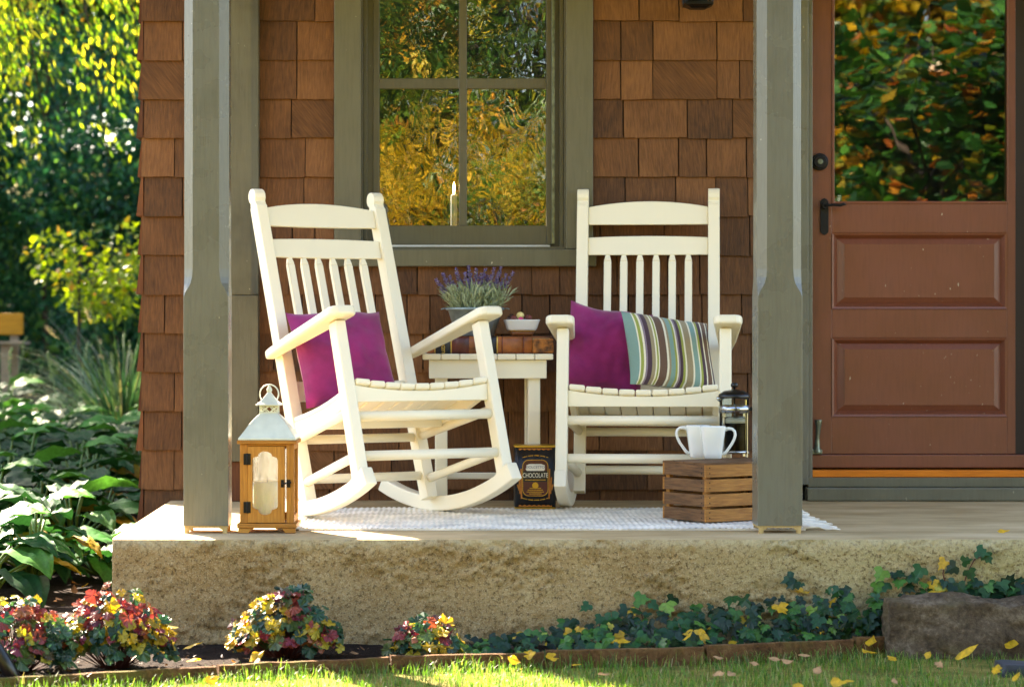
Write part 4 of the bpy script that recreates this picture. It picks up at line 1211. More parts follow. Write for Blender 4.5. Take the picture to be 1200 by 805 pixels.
# door with a shaped opening
def ogee():
    hw_ = .0402; zt_, zb2 = zL(535.5), zL(597.5); lt, lb_ = zL(529.5), zL(604); q = []
    seg = [(hw_, (zt_ + zb2) / 2), (hw_, zt_ - .012)]
    for i in range(1, 6): a = i / 6 * pi / 2; seg.append((hw_ - .016 * (1 - cos(a)), zt_ - .012 + .012 * sin(a)))
    seg.append((.022, zt_ + .001))
    for i in range(1, 5): a = i / 5 * pi / 2; seg.append((.022 * cos(a) , zt_ + .002 + (lt - zt_ - .002) * sin(a)))
    seg.append((0, lt))
    right_top = seg
    dn = [(hw_, zb2 + .012)]
    for i in range(1, 6): a = i / 6 * pi / 2; dn.append((hw_ - .016 * (1 - cos(a)), zb2 + .012 - .012 * sin(a)))
    dn.append((.022, zb2 - .001))
    for i in range(1, 5): a = i / 5 * pi / 2; dn.append((.022 * cos(a), zb2 - .002 + (lb_ - zb2 + .002) * sin(a)))
    dn.append((0, lb_))
    left_top = [(-x, z) for x, z in reversed(right_top[:-1])]
    left_dn = [(-x, z) for x, z in dn[:-1]]
    return right_top + left_top + left_dn + [dn[-1]] + list(reversed(dn[:-1]))
og = ogee(); DXa, DXb, DZa, DZb = -.0608, .056, z0_ + .002, z1_ - .0075; OX = -.006
cz = (DZa + DZb) / 2
outer = []
for x, z in og:
    dx, dz = x, z - cz
    k = min([((DXb - OX) if dx > 0 else (OX - DXa)) / abs(dx) if abs(dx) > 1e-6 else 9e9, (DZb - cz) / abs(dz) if abs(dz) > 1e-6 else 9e9])
    outer.append((OX + dx * k, cz + dz * k))
for cxn in ((DXa, DZa), (DXb, DZa), (DXa, DZb), (DXb, DZb)):        # snap the nearest ring point to each corner
    i = min(range(len(outer)), key=lambda j: (outer[j][0] - cxn[0]) ** 2 + (outer[j][1] - cxn[1]) ** 2); outer[i] = cxn
b = MB(); n = len(og); inn = [(OX + x, z) for x, z in og]; ya, yb2 = -.086, -.073
V = [(x, ya, z) for x, z in outer] + [(x, ya, z) for x, z in inn] + [(x, yb2, z) for x, z in outer] + [(x, yb2, z) for x, z in inn]
fs = []
for i in range(n):
    j = (i + 1) % n
    fs += [(i, j, n + j, n + i), (2 * n + j, 2 * n + i, 3 * n + i, 3 * n + j), (n + i, n + j, 3 * n + j, 3 * n + i), (j, i, 2 * n + i, 2 * n + j)]
b.add(V, fs); ld = b.build('door', M['lantern_wood'], ln)
b = MB(); b.box(OX - .046, OX + .046, -.0715, -.0695, DZa + .01, DZb - .006); b.build('pane', M['dusty_glass'], ld)
b = MB()
for s in (-1, 1): b.box(s * .078 - .001, s * .078 + .001, -.068, .068, z0_ + .0245, z1_ - .0185)
b.box(-.06, .06, .078, .08, z0_ + .0245, z1_ - .0185); build_each(b, 'side_pane', M['dusty_glass'], ln)
for y in (538.5, 595):
    b = MB(); z = zL(y); b.box(-.0735, -.051, -.0885, -.0862, z - .0175, z + .0175); b.tube([(-.0622, -.0888, z - .018), (-.0622, -.0888, z + .018)], .0028, 8); b.build('hinge', M['iron'], ln, .0005)
b = MB(); z = zL(567); b.box(.044, .0535, -.0885, -.0862, z - .012, z + .012); b.box(.0625, .074, -.0885, -.0852, z - .012, z + .012)
b.tube([(.046, -.091, z), (.06, -.092, z + .001), (.068, -.091, z + .004), (.077, -.091, z + .003)], [.003, .0025, .003, .0035], 8); b.build('latch', M['iron'], ln)
b = MB(); rp = [(.0905, zL(516.2)), (.0905, zL(514.0)), (.0835, zL(511)), (.070, zL(504)), (.059, zL(498)), (.0475, zL(493)), (.037, zL(489)), (.030, zL(486.4)), (.0295, zL(485.6))]
b.loft4(rp); b.build('roof', M['lantern_metal'], ln, .0012)
b = MB(); w_ = .0275; za, zb3 = zL(485.4), zL(476.4)
for sx in (-1, 1):
    for sy in (-1, 1): b.box(sx * w_ - .002, sx * w_ + .002, sy * w_ - .002, sy * w_ + .002, za, zb3)
for s in (-1, 1):
    for k in range(2):
        x0_ = -w_ + k * w_; b.beam((x0_, s * w_, za), (x0_ + w_, s * w_, zb3), .0015, .003); b.beam((x0_ + w_, s * w_ - .0004, za), (x0_, s * w_ - .0004, zb3), .0015, .003)
        b.beam((s * w_, x0_, za), (s * w_, x0_ + w_, zb3), .003, .0015); b.beam((s * w_ - .0004, x0_ + w_, za), (s * w_ - .0004, x0_, zb3), .003, .0015)
    b.box(-w_, w_, s * w_ - .0015, s * w_ + .0015, za, za + .003); b.box(-w_, w_, s * w_ - .0015, s * w_ + .0015, zb3 - .003, zb3)
    b.box(s * w_ - .0015, s * w_ + .0015, -w_, w_, za, za + .003); b.box(s * w_ - .0015, s * w_ + .0015, -w_, w_, zb3 - .003, zb3)
b.build('cupola', M['lantern_metal'], ln)
b = MB(); b.loft4([(.040, zL(476.2)), (.040, zL(475.2)), (.027, zL(471.5)), (.015, zL(466)), (.007, zL(461.5)), (.006, zL(461))]); b.build('cap', M['lantern_metal'], ln, .001)
b = MB(); b.lathe([(.006, zL(461)), (.009, zL(458.5)), (.0085, zL(457)), (.005, zL(454.5)), (.002, zL(451.5)), (0, zL(450.5))], 16); b.build('finial', M['lantern_metal'], ln)
b = MB(); zr = zL(463); b.tube([(.030 * cos(2 * pi * i / 28), -.004, zr + .030 * sin(2 * pi * i / 28)) for i in range(29)], .0022, 8, 0, False); b.build('ring', M['lantern_metal'], ln)
b = MB(); b.box(-.083, .083, -.071, .0725, zL(613.6), zL(613.0)); b.build('floor_plate', M['lantern_wood_h'], ln)
pc = MB(); pc.lathe([(0, 0), (.0425, 0), (.044, .003), (.044, .122), (.042, .125), (.036, .122), (0, .12)], 36)
pcn = thing('pillar_candle', 'thick white pillar candle inside the wooden lantern', 'candle', (ln.location.x - .006, -1.508, .001 + zL(613.0) + .0006))
pc.build('wax', M['wax'], pcn); b = MB(); b.tube([(0, 0, .119), (0, 0, .128), (.002, 0, .134)], .0012, 6); b.build('wick', M['black'], pcn)

# ------------------------------------------------------------------ leaf shapes
def lobed(nl, depth, n=26, pointy=1.0):
    """outline of a lobed leaf, stalk at the origin, tip towards +y, about 1 across"""
    pts = []
    for i in range(n + 1):
        a = -pi * .86 + 2 * pi * .86 * i / n
        rr2 = .5 * (1 - depth + depth * abs(cos(a * nl / 2)) ** pointy)
        rr2 *= (1.0 + .22 * cos(a))
        pts.append((rr2 * sin(a), .12 + rr2 * cos(a)))
    return pts


JR = random.Random(123)


def put_leaf(mb, outline, pos, nrm, tip, size, mi=0, cup=.12, fold=.0, jit=0.0):
    nrm = nrm.normalized(); tip = (tip - nrm * tip.dot(nrm))
    if tip.length < 1e-4: tip = nrm.orthogonal()
    tip.normalize(); sx = tip.cross(nrm)
    c = pos + tip * .15 * size
    vs = [c]
    for u, v in outline:
        if jit: u += JR.uniform(-jit, jit); v += JR.uniform(-jit, jit)
        h = cup * (u * u + (v - .15) ** 2) - fold * abs(u) + (JR.uniform(-jit, jit) * 1.6 if jit else 0)
        vs.append(pos + sx * u * size + tip * v * size + nrm * h * size)
    n = len(outline)
    mb.add(vs, [(0, i + 1, i + 2) for i in range(n - 1)], None, mi, False)


IVY = [(0, .0), (-.22, -.14), (-.42, -.02), (-.5, .16), (-.27, .28), (-.3, .5), (-.12, .55), (0, .86), (.12, .55), (.3, .5), (.27, .28), (.5, .16), (.42, -.02), (.22, -.14), (0, 0)]
HEU = lobed(5, .28, 30, .7)
ELL = [(0, 0)] + [(-.21 * sin(pi * (i / 8) ** .85), i / 8) for i in range(1, 8)] + [(0, 1.0)] + [(.21 * sin(pi * (i / 8) ** .85), i / 8) for i in range(7, 0, -1)] + [(0, 0)]
WIDE = [(0, 0)] + [(-.31 * sin(pi * (i / 8) ** .7), i / 8) for i in range(1, 8)] + [(0, 1.0)] + [(.33 * sin(pi * (i / 8) ** .7), i / 8) for i in range(7, 0, -1)] + [(0, 0)]
OAKL = [(0, 0), (-.1, .12), (-.2, .22), (-.13, .32), (-.32, .42), (-.18, .54), (-.34, .68), (-.16, .76), (-.14, .9), (0, 1), (.14, .9), (.16, .76), (.34, .68), (.18, .54), (.32, .42), (.13, .32), (.2, .22), (.1, .12), (0, 0)]
UP = Vector((0, 0, 1))


def rv(r, s=1.0): return Vector((r.uniform(-s, s), r.uniform(-s, s), r.uniform(-s, s)))


# heuchera
def heuchera(x, y, wd, hgt_, n, label, seed, mix, name='heuchera'):
    r = random.Random(seed); t = thing(name, label, 'plant', (x, y, GZ + .002), 0, 'heuchera plants along the porch')
    lf = MB(); st = MB()
    for i in range(n):
        a = r.random() * 2 * pi; q = math.sqrt(r.random()); h = hgt_ * (1 - .55 * q * q) * r.uniform(.35, 1.02)
        p = Vector((wd * q * cos(a), wd * .62 * q * sin(a), max(.015, h)))
        k = h / hgt_
        pr_ = mix(p.x / wd, k, r)
        nrm = (Vector((cos(a) * q * .9, sin(a) * q * .7 - .45, .75)) + rv(r, .55))
        put_leaf(lf, HEU, p, nrm, Vector((cos(a), sin(a), -.35)) + rv(r, .5), r.uniform(.026, .054), pr_, r.uniform(-.9, .7), r.uniform(-.2, .5), .05)
        if i % 3 == 0: st.tube([(p.x * .2, p.y * .2, 0), (p.x * .7, p.y * .7, p.z * .7), tuple(p)], .0014, 5)
    lf.build('foliage', [LEAF['green'], LEAF['yellow'], LEAF['red']], t)
    st.build('stem', M['stem_red'], t)
    return t


def mixA(u, k, r):
    if k > .7: return 2 if r.random() < .6 else r.choice((0, 1))
    if u < -.45 and r.random() < .5: return 1
    return r.choice((0, 0, 0, 0, 1, 2)) if k > .35 else r.choice((0, 0, 0, 0, 1))
def mixB(u, k, r):
    if k > .6: return 2 if r.random() < .55 else r.choice((0, 1))
    return r.choice((0, 0, 1, 1, 2)) if k > .35 else r.choice((0, 0, 0, 1))
def mixC(u, k, r):
    if u < -.1: return r.choice((1, 1, 1, 2, 0))
    return r.choice((0, 0, 0, 1, 2)) if k < .75 else r.choice((0, 0, 2))
def mixD(u, k, r): return 2 if k > .55 and r.random() < .5 else r.choice((0, 0, 1))
heuchera(-1.165, -2.44, .165, .225, 330, 'heuchera with bright red and orange top leaves in the lower left corner', 11, mixA)
heuchera(-.90, -2.33, .165, .245, 330, 'heuchera with pink and yellow leaves before the porch corner', 12, mixB)
heuchera(-.425, -2.13, .165, .215, 280, 'heuchera half yellow, half blue-green, below the wooden lantern', 13, mixC)
heuchera(-.02, -2.12, .105, .125, 130, 'smallest heuchera, pink tops, left of the ivy', 14, mixD)

# ivy
iv = MB(); r = random.Random(31)
for i in range(500):
    x = .06 + 1.42 * r.random() ** .85
    hmax = .05 + .13 * min(1, max(0, (x - .25) / .7)) + (.05 if 1.05 < x < 1.35 else 0)
    if x < .35 and r.random() < .35: continue
    y = edge_y(x) + .04 + (-1.84 - edge_y(x) - .04) * r.random()
    k = (y - edge_y(x)) / (-1.82 - edge_y(x)); h = hmax * (.25 + .75 * k) * r.uniform(.25, 1.0)
    put_leaf(iv, IVY, Vector((x, y, GZ + .012 + h)), Vector((0, -.75, .65)) + rv(r, .55), Vector((0, -.5, -.6)) + rv(r, .7), r.uniform(.026, .064), 0, r.uniform(-.5, .4), r.uniform(0, .35), .02)
for i in range(120):            # behind the stone
    x = 1.36 + .9 * r.random(); y = -1.83 + .03 * r.random(); h = .15 + .07 * r.random() * (1.2 if 1.38 < x < 1.5 else .9)
    put_leaf(iv, IVY, Vector((x, y, GZ + h)), Vector((0, -.8, .6)) + rv(r, .5), Vector((0, -.4, -.7)) + rv(r, .8), r.uniform(.034, .058), 0, .1, .12)
for (px, py) in ((1155, 650), (1145, 645), (1128, 658), (1135, 668), (1120, 663), (1108, 657), (705, 722), (690, 708), (745, 702), (735, 712), (790, 700), (850, 722), (838, 715), (1035, 668), (1028, 683), (1080, 665), (1155, 690), (1180, 685), (1195, 690), (763, 706)):
    p = at(px, py, -1.83 + r.uniform(0, .012)); put_leaf(iv, IVY, p, Vector((0, -1, .3)) + rv(r, .4), Vector((0, 0, -.5)) + rv(r, .8), r.uniform(.04, .06), 0, .1, .1)
for pts in (((1128, 690), (1133, 672), (1142, 655), (1155, 650)), ((1110, 690), (1105, 672), (1108, 657)), ((700, 750), (702, 735), (706, 722)), ((760, 745), (752, 720), (745, 702))):
    iv.tube([at(a, c_, -1.815) for a, c_ in pts], .002, 5, 1)
ivo = iv.build('ivy_ground_cover', [LEAF['ivy'], M['stem_red']])
tag(ivo, 'dark green ivy spreading along the foot of the porch', 'ivy', None, 'stuff')

# grass
gb_ = MB(); r = random.Random(17)
def blade(x, y, z, L_, w_, lean, ang, mi=0):
    d = Vector((cos(ang), sin(ang), 0)); s = Vector((-sin(ang), cos(ang), 0)) * w_ / 2
    p0 = Vector((x, y, z)); p1 = p0 + d * L_ * lean * .4 + UP * L_ * .6; p2 = p0 + d * L_ * lean + UP * L_ * (1 - .35 * lean)
    gb_.add([p0 - s, p0 + s, p1 + s * .7, p1 - s * .7, p2], [(0, 1, 2, 3), (3, 2, 4)], None, mi)
for i in range(34000):
    x = r.uniform(-1.7, 2.4); y = r.uniform(-3.3, -1.95)
    if y > edge_y(x) - .012 and x < 1.42: continue
    if x >= 1.40 and y > -2.02: continue
    pat = noise.noise(Vector((x * 3.5, y * 3.5, 2)))
    if x > .6 and pat < -.15 and r.random() < .55: continue
    hh_ = (.030 + .016 * pat) * r.uniform(.5, 1.35)
    if edge_y(x) - y < .06: hh_ *= 1.35
    blade(x, y, GZ - .008, hh_, r.uniform(.0016, .003), r.uniform(.1, .9), r.random() * 2 * pi)
for i in range(9000):
    x = r.uniform(-4, 6); y = r.uniform(-7.0, -3.3); blade(x, y, GZ - .01, r.uniform(.03, .06), .006, r.uniform(.1, .8), r.random() * 2 * pi)
tag(gb_.build('grass', LEAF['grass']), 'short sunlit lawn grass in front of the flower bed', 'grass', None, 'stuff')

# edging boards
for k, (a, c_) in enumerate(zip(EDGE, EDGE[1:])):
    if k == len(EDGE) - 2: hgt_ = .05
    else: hgt_ = (.028, .028, .03, .034, .04, .044, .047)[k]
    A, B = Vector((*a, 0)), Vector((*c_, 0)); L_ = (B - A).length
    n = 14; b = MB(); vs = []; d = (B - A).normalized(); s = Vector((-d.y, d.x, 0))
    for i in range(n + 1):
        p = A + d * (.004 + (L_ - .008) * i / n); j = .003 * noise.noise(Vector((p.x * 14, p.y * 14, k)))
        for o, z in ((-.011, GZ - .05), (.011, GZ - .05), (.011, GZ + hgt_ + j), (-.011 + j * .5, GZ + hgt_ + j * 1.3)): vs.append(p + s * o + UP * z)
    fs = [(i * 4 + q, (i + 1) * 4 + q, (i + 1) * 4 + (q + 1) % 4, i * 4 + (q + 1) % 4) for i in range(n) for q in range(4)] + [(3, 2, 1, 0), tuple(n * 4 + q for q in range(4))]
    b.add(vs, fs); o = b.build('edging_board', M['edging'], None, .002)
    lab = ('mossy edging board at the far lower left, mostly past the frame', 'mossy edging board before the red heuchera', 'mossy edging board before the pink and yellow heuchera', 'edging board in front of the yellow and blue-green heuchera',
           'edging board before the smallest heuchera, catching the sun', 'dark edging board before the left half of the ivy', 'dark edging board before the leaf-strewn right half of the ivy', 'short reddish edging board ending against the stone block')[min(k, 7)]
    if k == 6: lab = 'short reddish edging board ending against the stone block'
    tag(o, lab, 'edging board', 'edging boards between bed and lawn')

# stones
def rock(name, x0, x1, y0, y1, z0, z1, seed, mat, label, amp=.014):
    bm = bmesh.new(); bmesh.ops.create_cube(bm, size=1)
    bmesh.ops.subdivide_edges(bm, edges=bm.edges[:], cuts=18, use_grid_fill=True)
    for v in bm.verts:
        q = v.co.copy(); m = max(abs(q.x), abs(q.y), abs(q.z))
        rd = q.normalized() * .5 * 1.25
        q2 = q.lerp(rd, .10)
        p = Vector((x0 + (x1 - x0) * (q2.x + .5), y0 + (y1 - y0) * (q2.y + .5), z0 + (z1 - z0) * (q2.z + .5)))
        nn = noise.fractal(p * 7 + Vector((seed, 0, 0)), .7, 2.1, 5)
        v.co = p + q.normalized() * nn * amp
    me = bpy.data.meshes.new(name); bm.to_mesh(me); bm.free(); me.materials.append(mat)
    for p in me.polygons: p.use_smooth = True
    o = bpy.data.objects.new(name, me); COL.objects.link(o); return tag(o, label, 'stone')
rock('stone_block', 1.365, 2.05, -2.0, -1.835, GZ - .05, -.175, 3.3, M['stone'], 'long rough brown stone block at the foot of the porch', .034)
p = floor_at(1192, 785, GZ)
rock('slate_stone', p.x - .055, p.x + .18, p.y - .06, p.y + .05, GZ - .02, GZ + .022, 8.8, M['slate'], 'small dark slate stone in the grass at the lower right', .008)
b = MB(); b.tube([(-1.115, -2.62, GZ - .03), (-1.17, -2.62, -.265), (-1.3, -2.62, -.05), (-1.42, -2.62, .16)], .02, 14)
o = b.build('garden_pole', M['black']); tag(o, 'black pole slanting up from the grass in the lower left corner', 'pole')

# fallen leaves
r = random.Random(77)
def fallen(px, py, size, label, mat='fallen', z=GZ + .03, out=None, tilt=.35, grp='fallen leaves', spin=None):
    p = floor_at(px, py, z); b = MB(); size *= .74
    if out is None and r.random() < .6: out = r.choice((WIDE, OAKL, WIDE, ELL))
    a = r.random() * 2 * pi if spin is None else spin
    put_leaf(b, out or ELL, Vector((0, 0, 0)), UP + Vector((r.uniform(-tilt, tilt) * .6, -abs(r.uniform(.2, 1)) * tilt, 0)), Vector((cos(a), sin(a), 0)), size, 0, r.uniform(.0, .5), r.uniform(-.25, .3))
    nz = r.random() * 50
    b.v = [(x + .06 * size * noise.noise(Vector((x / size * 3, y / size * 3, nz))), y, z + .16 * size * noise.noise(Vector((x / size * 2.5, y / size * 2.5, nz + 9)))) for x, y, z in b.v]
    o = b.build('fallen_leaf', LEAF[mat]); o.location = p
    return tag(o, label, 'leaf', grp)
fallen(214, 760, .085, 'long yellow leaf lying on the soil between two heucheras', spin=.1)
fallen(272, 763, .075, 'pale curled yellow leaf at the left foot of the yellow and blue-green heuchera', spin=.3)
fallen(292, 775, .085, 'yellow leaf leaning on the edging board below the yellow heuchera', z=GZ + .02, tilt=.9)
fallen(236, 772, .06, 'small yellow leaf on the soil left of the yellow heuchera')
fallen(240, 798, .06, 'yellow leaf standing in the bright grass at the lower left', tilt=.9)
fallen(595, 769, .055, 'pale yellow leaf propped on the edging board, nearest the smallest heuchera', z=GZ + .035, tilt=1.2)
fallen(617, 767, .05, 'round pale leaf propped against the dark edging board', z=GZ + .035, tilt=1.2, out=HEU)
fallen(650, 770, .055, 'speckled yellow leaf against the edging board before the ivy', z=GZ + .03, tilt=1.2, out=HEU)
fallen(668, 778, .045, 'small yellow leaf in the grass below the speckled one')
fallen(717, 752, .075, 'narrow yellow leaf tucked in the ivy', z=GZ + .05, spin=.0)
fallen(799, 749, .06, 'yellow leaf on the ivy left of the leaf pile', z=GZ + .07, tilt=.8)
fallen(812, 737, .05, 'orange yellow leaf upright in the ivy', z=GZ + .08, tilt=1.2)
fallen(825, 738, .05, 'folded yellow leaf on the ivy beside the orange one', z=GZ + .08, tilt=.9)
fallen(874, 727, .06, 'upright yellow leaf in the middle of the ivy', z=GZ + .09, tilt=1.3)
for (px, py, sz) in ((926, 690, .085), (945, 700, .08), (962, 716, .085), (958, 680, .08), (975, 679, .085), (988, 671, .06), (935, 712, .07), (968, 727, .07), (950, 690, .09), (997, 722, .07), (982, 735, .07), (922, 717, .05)):
    fallen(px, py, sz, 'yellow leaf in the leaf pile on top of the ivy', z=GZ + .02 + (752 - py) / 400, tilt=1.1)
fallen(977, 694, .075, 'green leaf lying on the yellow leaf pile', 'willow', z=GZ + .16, tilt=.9)
fallen(1008, 737, .1, 'long greenish leaf beside the end of the edging', 'willow', z=GZ + .06, spin=.5)
fallen(1018, 756, .07, 'bright yellow leaf at the short reddish edging board', z=GZ + .03, tilt=.5)
fallen(1087, 693, .085, 'orange leaf lying flat on the stone block', z=-.155, spin=.05, tilt=.2)
fallen(1118, 771, .10, 'largest yellow leaf, lying on the grass below the stone block', z=GZ + .035, spin=.15, tilt=.6)
fallen(1085, 773, .06, 'orange yellow leaf left of the largest leaf on the grass', z=GZ + .03, tilt=.8)
fallen(1040, 768, .05, 'yellow leaf on the grass below the left end of the stone', z=GZ + .03, tilt=.9)
fallen(1190, 757, .09, 'curled yellow leaf against the right part of the stone block', z=GZ + .03, tilt=1.0)
fallen(1168, 622, .055, 'curled yellow leaf alone on the porch floor before the door', z=.006, spin=.1, tilt=.8)
for (px, py) in ((1002, 798), (973, 799), (940, 802), (1187, 798), (1165, 790), (1010, 760)): fallen(px, py, .06, 'yellow leaf near the bottom edge of the lawn at the right', z=GZ + .03, tilt=1.0)
for (px, py) in ((915, 772), (860, 788), (835, 790), (950, 768), (955, 788), (890, 780), (930, 775), (1105, 782), (850, 772), (1050, 800), (700, 790)): fallen(px, py, .05, 'withered brown leaf lying in the right half of the lawn', 'fallen_brown', z=GZ + .028, tilt=.6)
for (px, py, sz) in ((33, 701, .06), (75, 703, .05), (62, 705, .035), (118, 690, .05), (20, 712, .045), (95, 688, .045)): fallen(px, py, sz, 'fallen leaf on the bare soil beside the porch corner', r.choice(('fallen', 'fallen_brown')), z=GZ + .025, tilt=.5)
for (px, py) in ((430, 772), (300, 780), (420, 765), (520, 770), (150, 770)): fallen(px, py, .045, 'withered leaf on the soil along the edging', 'fallen_brown', z=GZ + .02, tilt=.6)
b = MB()
for i in range(900):
    x = r.uniform(-4.6, -.99); y = r.uniform(-1.9, 8); p = Vector((x, y, soil_z(x, y) + .012)); a = r.random() * 6.28
    put_leaf(b, ELL, p, UP + rv(r, .5), Vector((cos(a), sin(a), 0)), r.uniform(.02, .06), 0, .3, .1)
for i in range(1500):
    x = r.uniform(-6.5, -1.2); y = r.uniform(8, 20); p = Vector((x, y, ground_z(x, y) + .07)); a = r.random() * 6.28
    put_leaf(b, ELL, p, UP + rv(r, .6), Vector((cos(a), sin(a), 0)), r.uniform(.05, .11), 0, .3, .1)
for i in range(260):
    x = r.uniform(-1.5, .3); y = r.uniform(edge_y(x) + .03, -1.84); p = Vector((x, y, soil_z(x, y) + .008)); a = r.random() * 6.28
    put_leaf(b, ELL, p, UP + rv(r, .5), Vector((cos(a), sin(a), 0)), r.uniform(.008, .026), 0, .3, .1)
tag(b.build('leaf_litter', LEAF['litter']), 'brown leaf litter scattered over the soil and the woodland floor', 'leaf litter', None, 'stuff')

# ------------------------------------------------------------------ hostas
def hosta_leaf(mb, base, dirv, L_, W_, rise, droop, r):
    nu, nv_ = 9, 8; d = Vector((dirv.x, dirv.y, 0)).normalized(); s = Vector((-d.y, d.x, 0)); vs = []
    tw = r.uniform(-.35, .35)
    for i in range(nu + 1):
        u = i / nu; c = base + d * L_ * u * (1 - .12 * u) + UP * L_ * (rise * u - droop * u * u)
        wv = W_ * .5 * (math.sin(pi * min(1, u ** .62)) ** .8 if 0 < u < 1 else 0.02)
        for j in range(nv_ + 1):
            v = -1 + 2 * j / nv_
            pl2 = .012 * L_ / .25 * cos(v * 13) * (1 - abs(v)) * sin(pi * u)
            h = abs(v) * wv * .42 - (v * v) * wv * .25 + pl2 + v * wv * tw + .006 * sin(u * 17 + j)
            vs.append(c + s * v * wv + UP * h)
    mb.add(vs, [(i * (nv_ + 1) + j, (i + 1) * (nv_ + 1) + j, (i + 1) * (nv_ + 1) + j + 1, i * (nv_ + 1) + j + 1) for i in range(nu) for j in range(nv_)], None, 0, True)


def hosta(x, y, n, L_, hgt_, seed, label, stalks=0):
    r = random.Random(seed); t = thing('hosta', label, 'plant', (x, y, ground_z(x, y)), 0, 'hostas in the garden bed')
    lf, st = MB(), MB()
    for i in range(n):
        a = i * 2.399 + r.uniform(-.3, .3); k = math.sqrt((i + .6) / n); d = Vector((cos(a), sin(a), 0))
        h = hgt_ * (1.0 - .72 * k) * r.uniform(.85, 1.15); base = d * L_ * .75 * k * r.uniform(.8, 1.1) + UP * max(.03, h)
        ll = L_ * r.uniform(.75, 1.15)
        hosta_leaf(lf, base, d + rv(r, .25), ll, ll * r.uniform(.52, .68), .38 * (1 - k) + .12, r.uniform(.35, .6) * (.6 + .5 * k), r)
        st.tube([(d.x * .02, d.y * .02, 0), tuple(base * .5 + UP * base.z * .15), tuple(base + d * .01)], [.007, .006, .0045], 6)
    lf.build('foliage', LEAF['hosta'], t); st.build('stem', M['petiole'], t)
    for q in range(stalks):
        a = r.random() * 6.28; top = Vector((cos(a) * .14, sin(a) * .14, hgt_ + r.uniform(.18, .3))); b = MB()
        b.tube([(0, 0, .02), tuple(top * .6), tuple(top)], [.004, .0035, .002], 6)
        for z in range(10):
            p = top * (.78 + .022 * z); b.ball(tuple(p + Vector((r.uniform(-.012, .012), r.uniform(-.012, .012), 0))), .007, 6, 4, 0, (.7, .7, 1.6))
        b.build('flower_stalk', M['petiole'], t)
    return t


hosta(-1.60, -.45, 21, .29, .34, 201, 'large-leaved hosta nearest the camera at the left edge', 0)
hosta(-1.27, .25, 14, .25, .17, 202, 'low hosta with ribbed leaves beside the porch corner', 0)
hosta(-1.80, .9, 22, .27, .36, 203, 'hosta behind the large-leaved one at the left edge', 0)
hosta(-1.42, 1.5, 20, .22, .30, 204, 'hosta close to the house wall behind the porch corner', 0)
k = 205; r = random.Random(55)
spots = [(-1.95, 2.1), (-1.62, 2.6), (-2.2, 3.0), (-1.83, 3.5), (-1.50, 3.5), (-2.35, 4.1), (-2.03, 4.5), (-1.70, 4.5), (-2.5, 5.2), (-2.15, 5.6), (-1.86, 5.9), (-2.62, 6.2), (-2.3, 6.7), (-2.0, 6.9), (-2.8, 7.2), (-1.62, 1.0), (-1.45, .75), (-1.75, .15), (-1.48, -.05), (-2.0, 1.5), (-1.8, 1.75), (-1.62, 2.05), (-1.95, 2.75), (-1.75, 3.1), (-2.1, 3.7), (-1.7, 4.0)]
for (x, y) in spots:
    far = y > 4.9
    hosta(x, y, 23, r.uniform(.22, .27), r.uniform(.34, .42) + (.05 if far else 0), k, 'hosta in the far row before the woodland' if far else 'hosta in the thick of the bed between the house wall and the left edge', (2 if y > 5.5 else 0)); k += 1

# ------------------------------------------------------------------ fountain grass
fg = thing('fountain_grass', 'clump of arching blue-green fountain grass with pale plumes beside the house', 'grass clump', (-1.78, 5.2, ground_z(-1.78, 5.2)))
b = MB(); pm = MB(); r = random.Random(8)
for i in range(620):
    a = r.random() * 2 * pi; L_ = r.uniform(.6, 1.2); d = Vector((cos(a), sin(a), 0)); s = Vector((-sin(a), cos(a), 0)) * .0042
    o = d * r.uniform(0, .1); ln_ = r.uniform(.3, 1.05); pts = []
    for k2 in range(6):
        u = k2 / 5; pts.append(o + d * L_ * ln_ * u ** 1.5 + UP * L_ * (u * .95 - .42 * ln_ * u ** 2.6))
    vs = []
    for k2, p in enumerate(pts): q = 1 - (k2 / 5) ** 2 * .92; vs += [p - s * q, p + s * q]
    b.add(vs, [(2 * k2, 2 * k2 + 1, 2 * k2 + 3, 2 * k2 + 2) for k2 in range(5)])
    if i % 22 == 0:
        e = pts[-1]; dd = (pts[-1] - pts[-2]).normalized()
        for q in range(50):
            u = r.random(); p = e + dd * (u * .15 - .03) + UP * (-.03 * u * u); w_ = rv(r).normalized() * .017 * sin(pi * (u * .9 + .08)); h_ = dd * .016
            pm.add([p, p + w_ + h_ - dd.cross(w_) * .12, p + w_ * 1.2 + h_ * 1.4], [(0, 1, 2)])
b.build('blades', LEAF['fountain'], fg); pm.build('plumes', LEAF['plume'], fg)

# ------------------------------------------------------------------ trees and shrubs
def simple_leaf(mb, p, d, nrm, L_, W_, mi=0):
    d = d.normalized(); s = d.cross(nrm)
    if s.length < 1e-4: s = d.orthogonal()
    s = s.normalized() * W_ / 2; up = s.cross(d).normalized() * W_ * .18
    mb.add([p, p + d * L_ * .45 - s + up, p + d * L_, p + d * L_ * .45 + s + up, p + d * L_ * .5], [(0, 4, 1), (1, 4, 2), (0, 3, 4), (4, 3, 2)], None, mi)


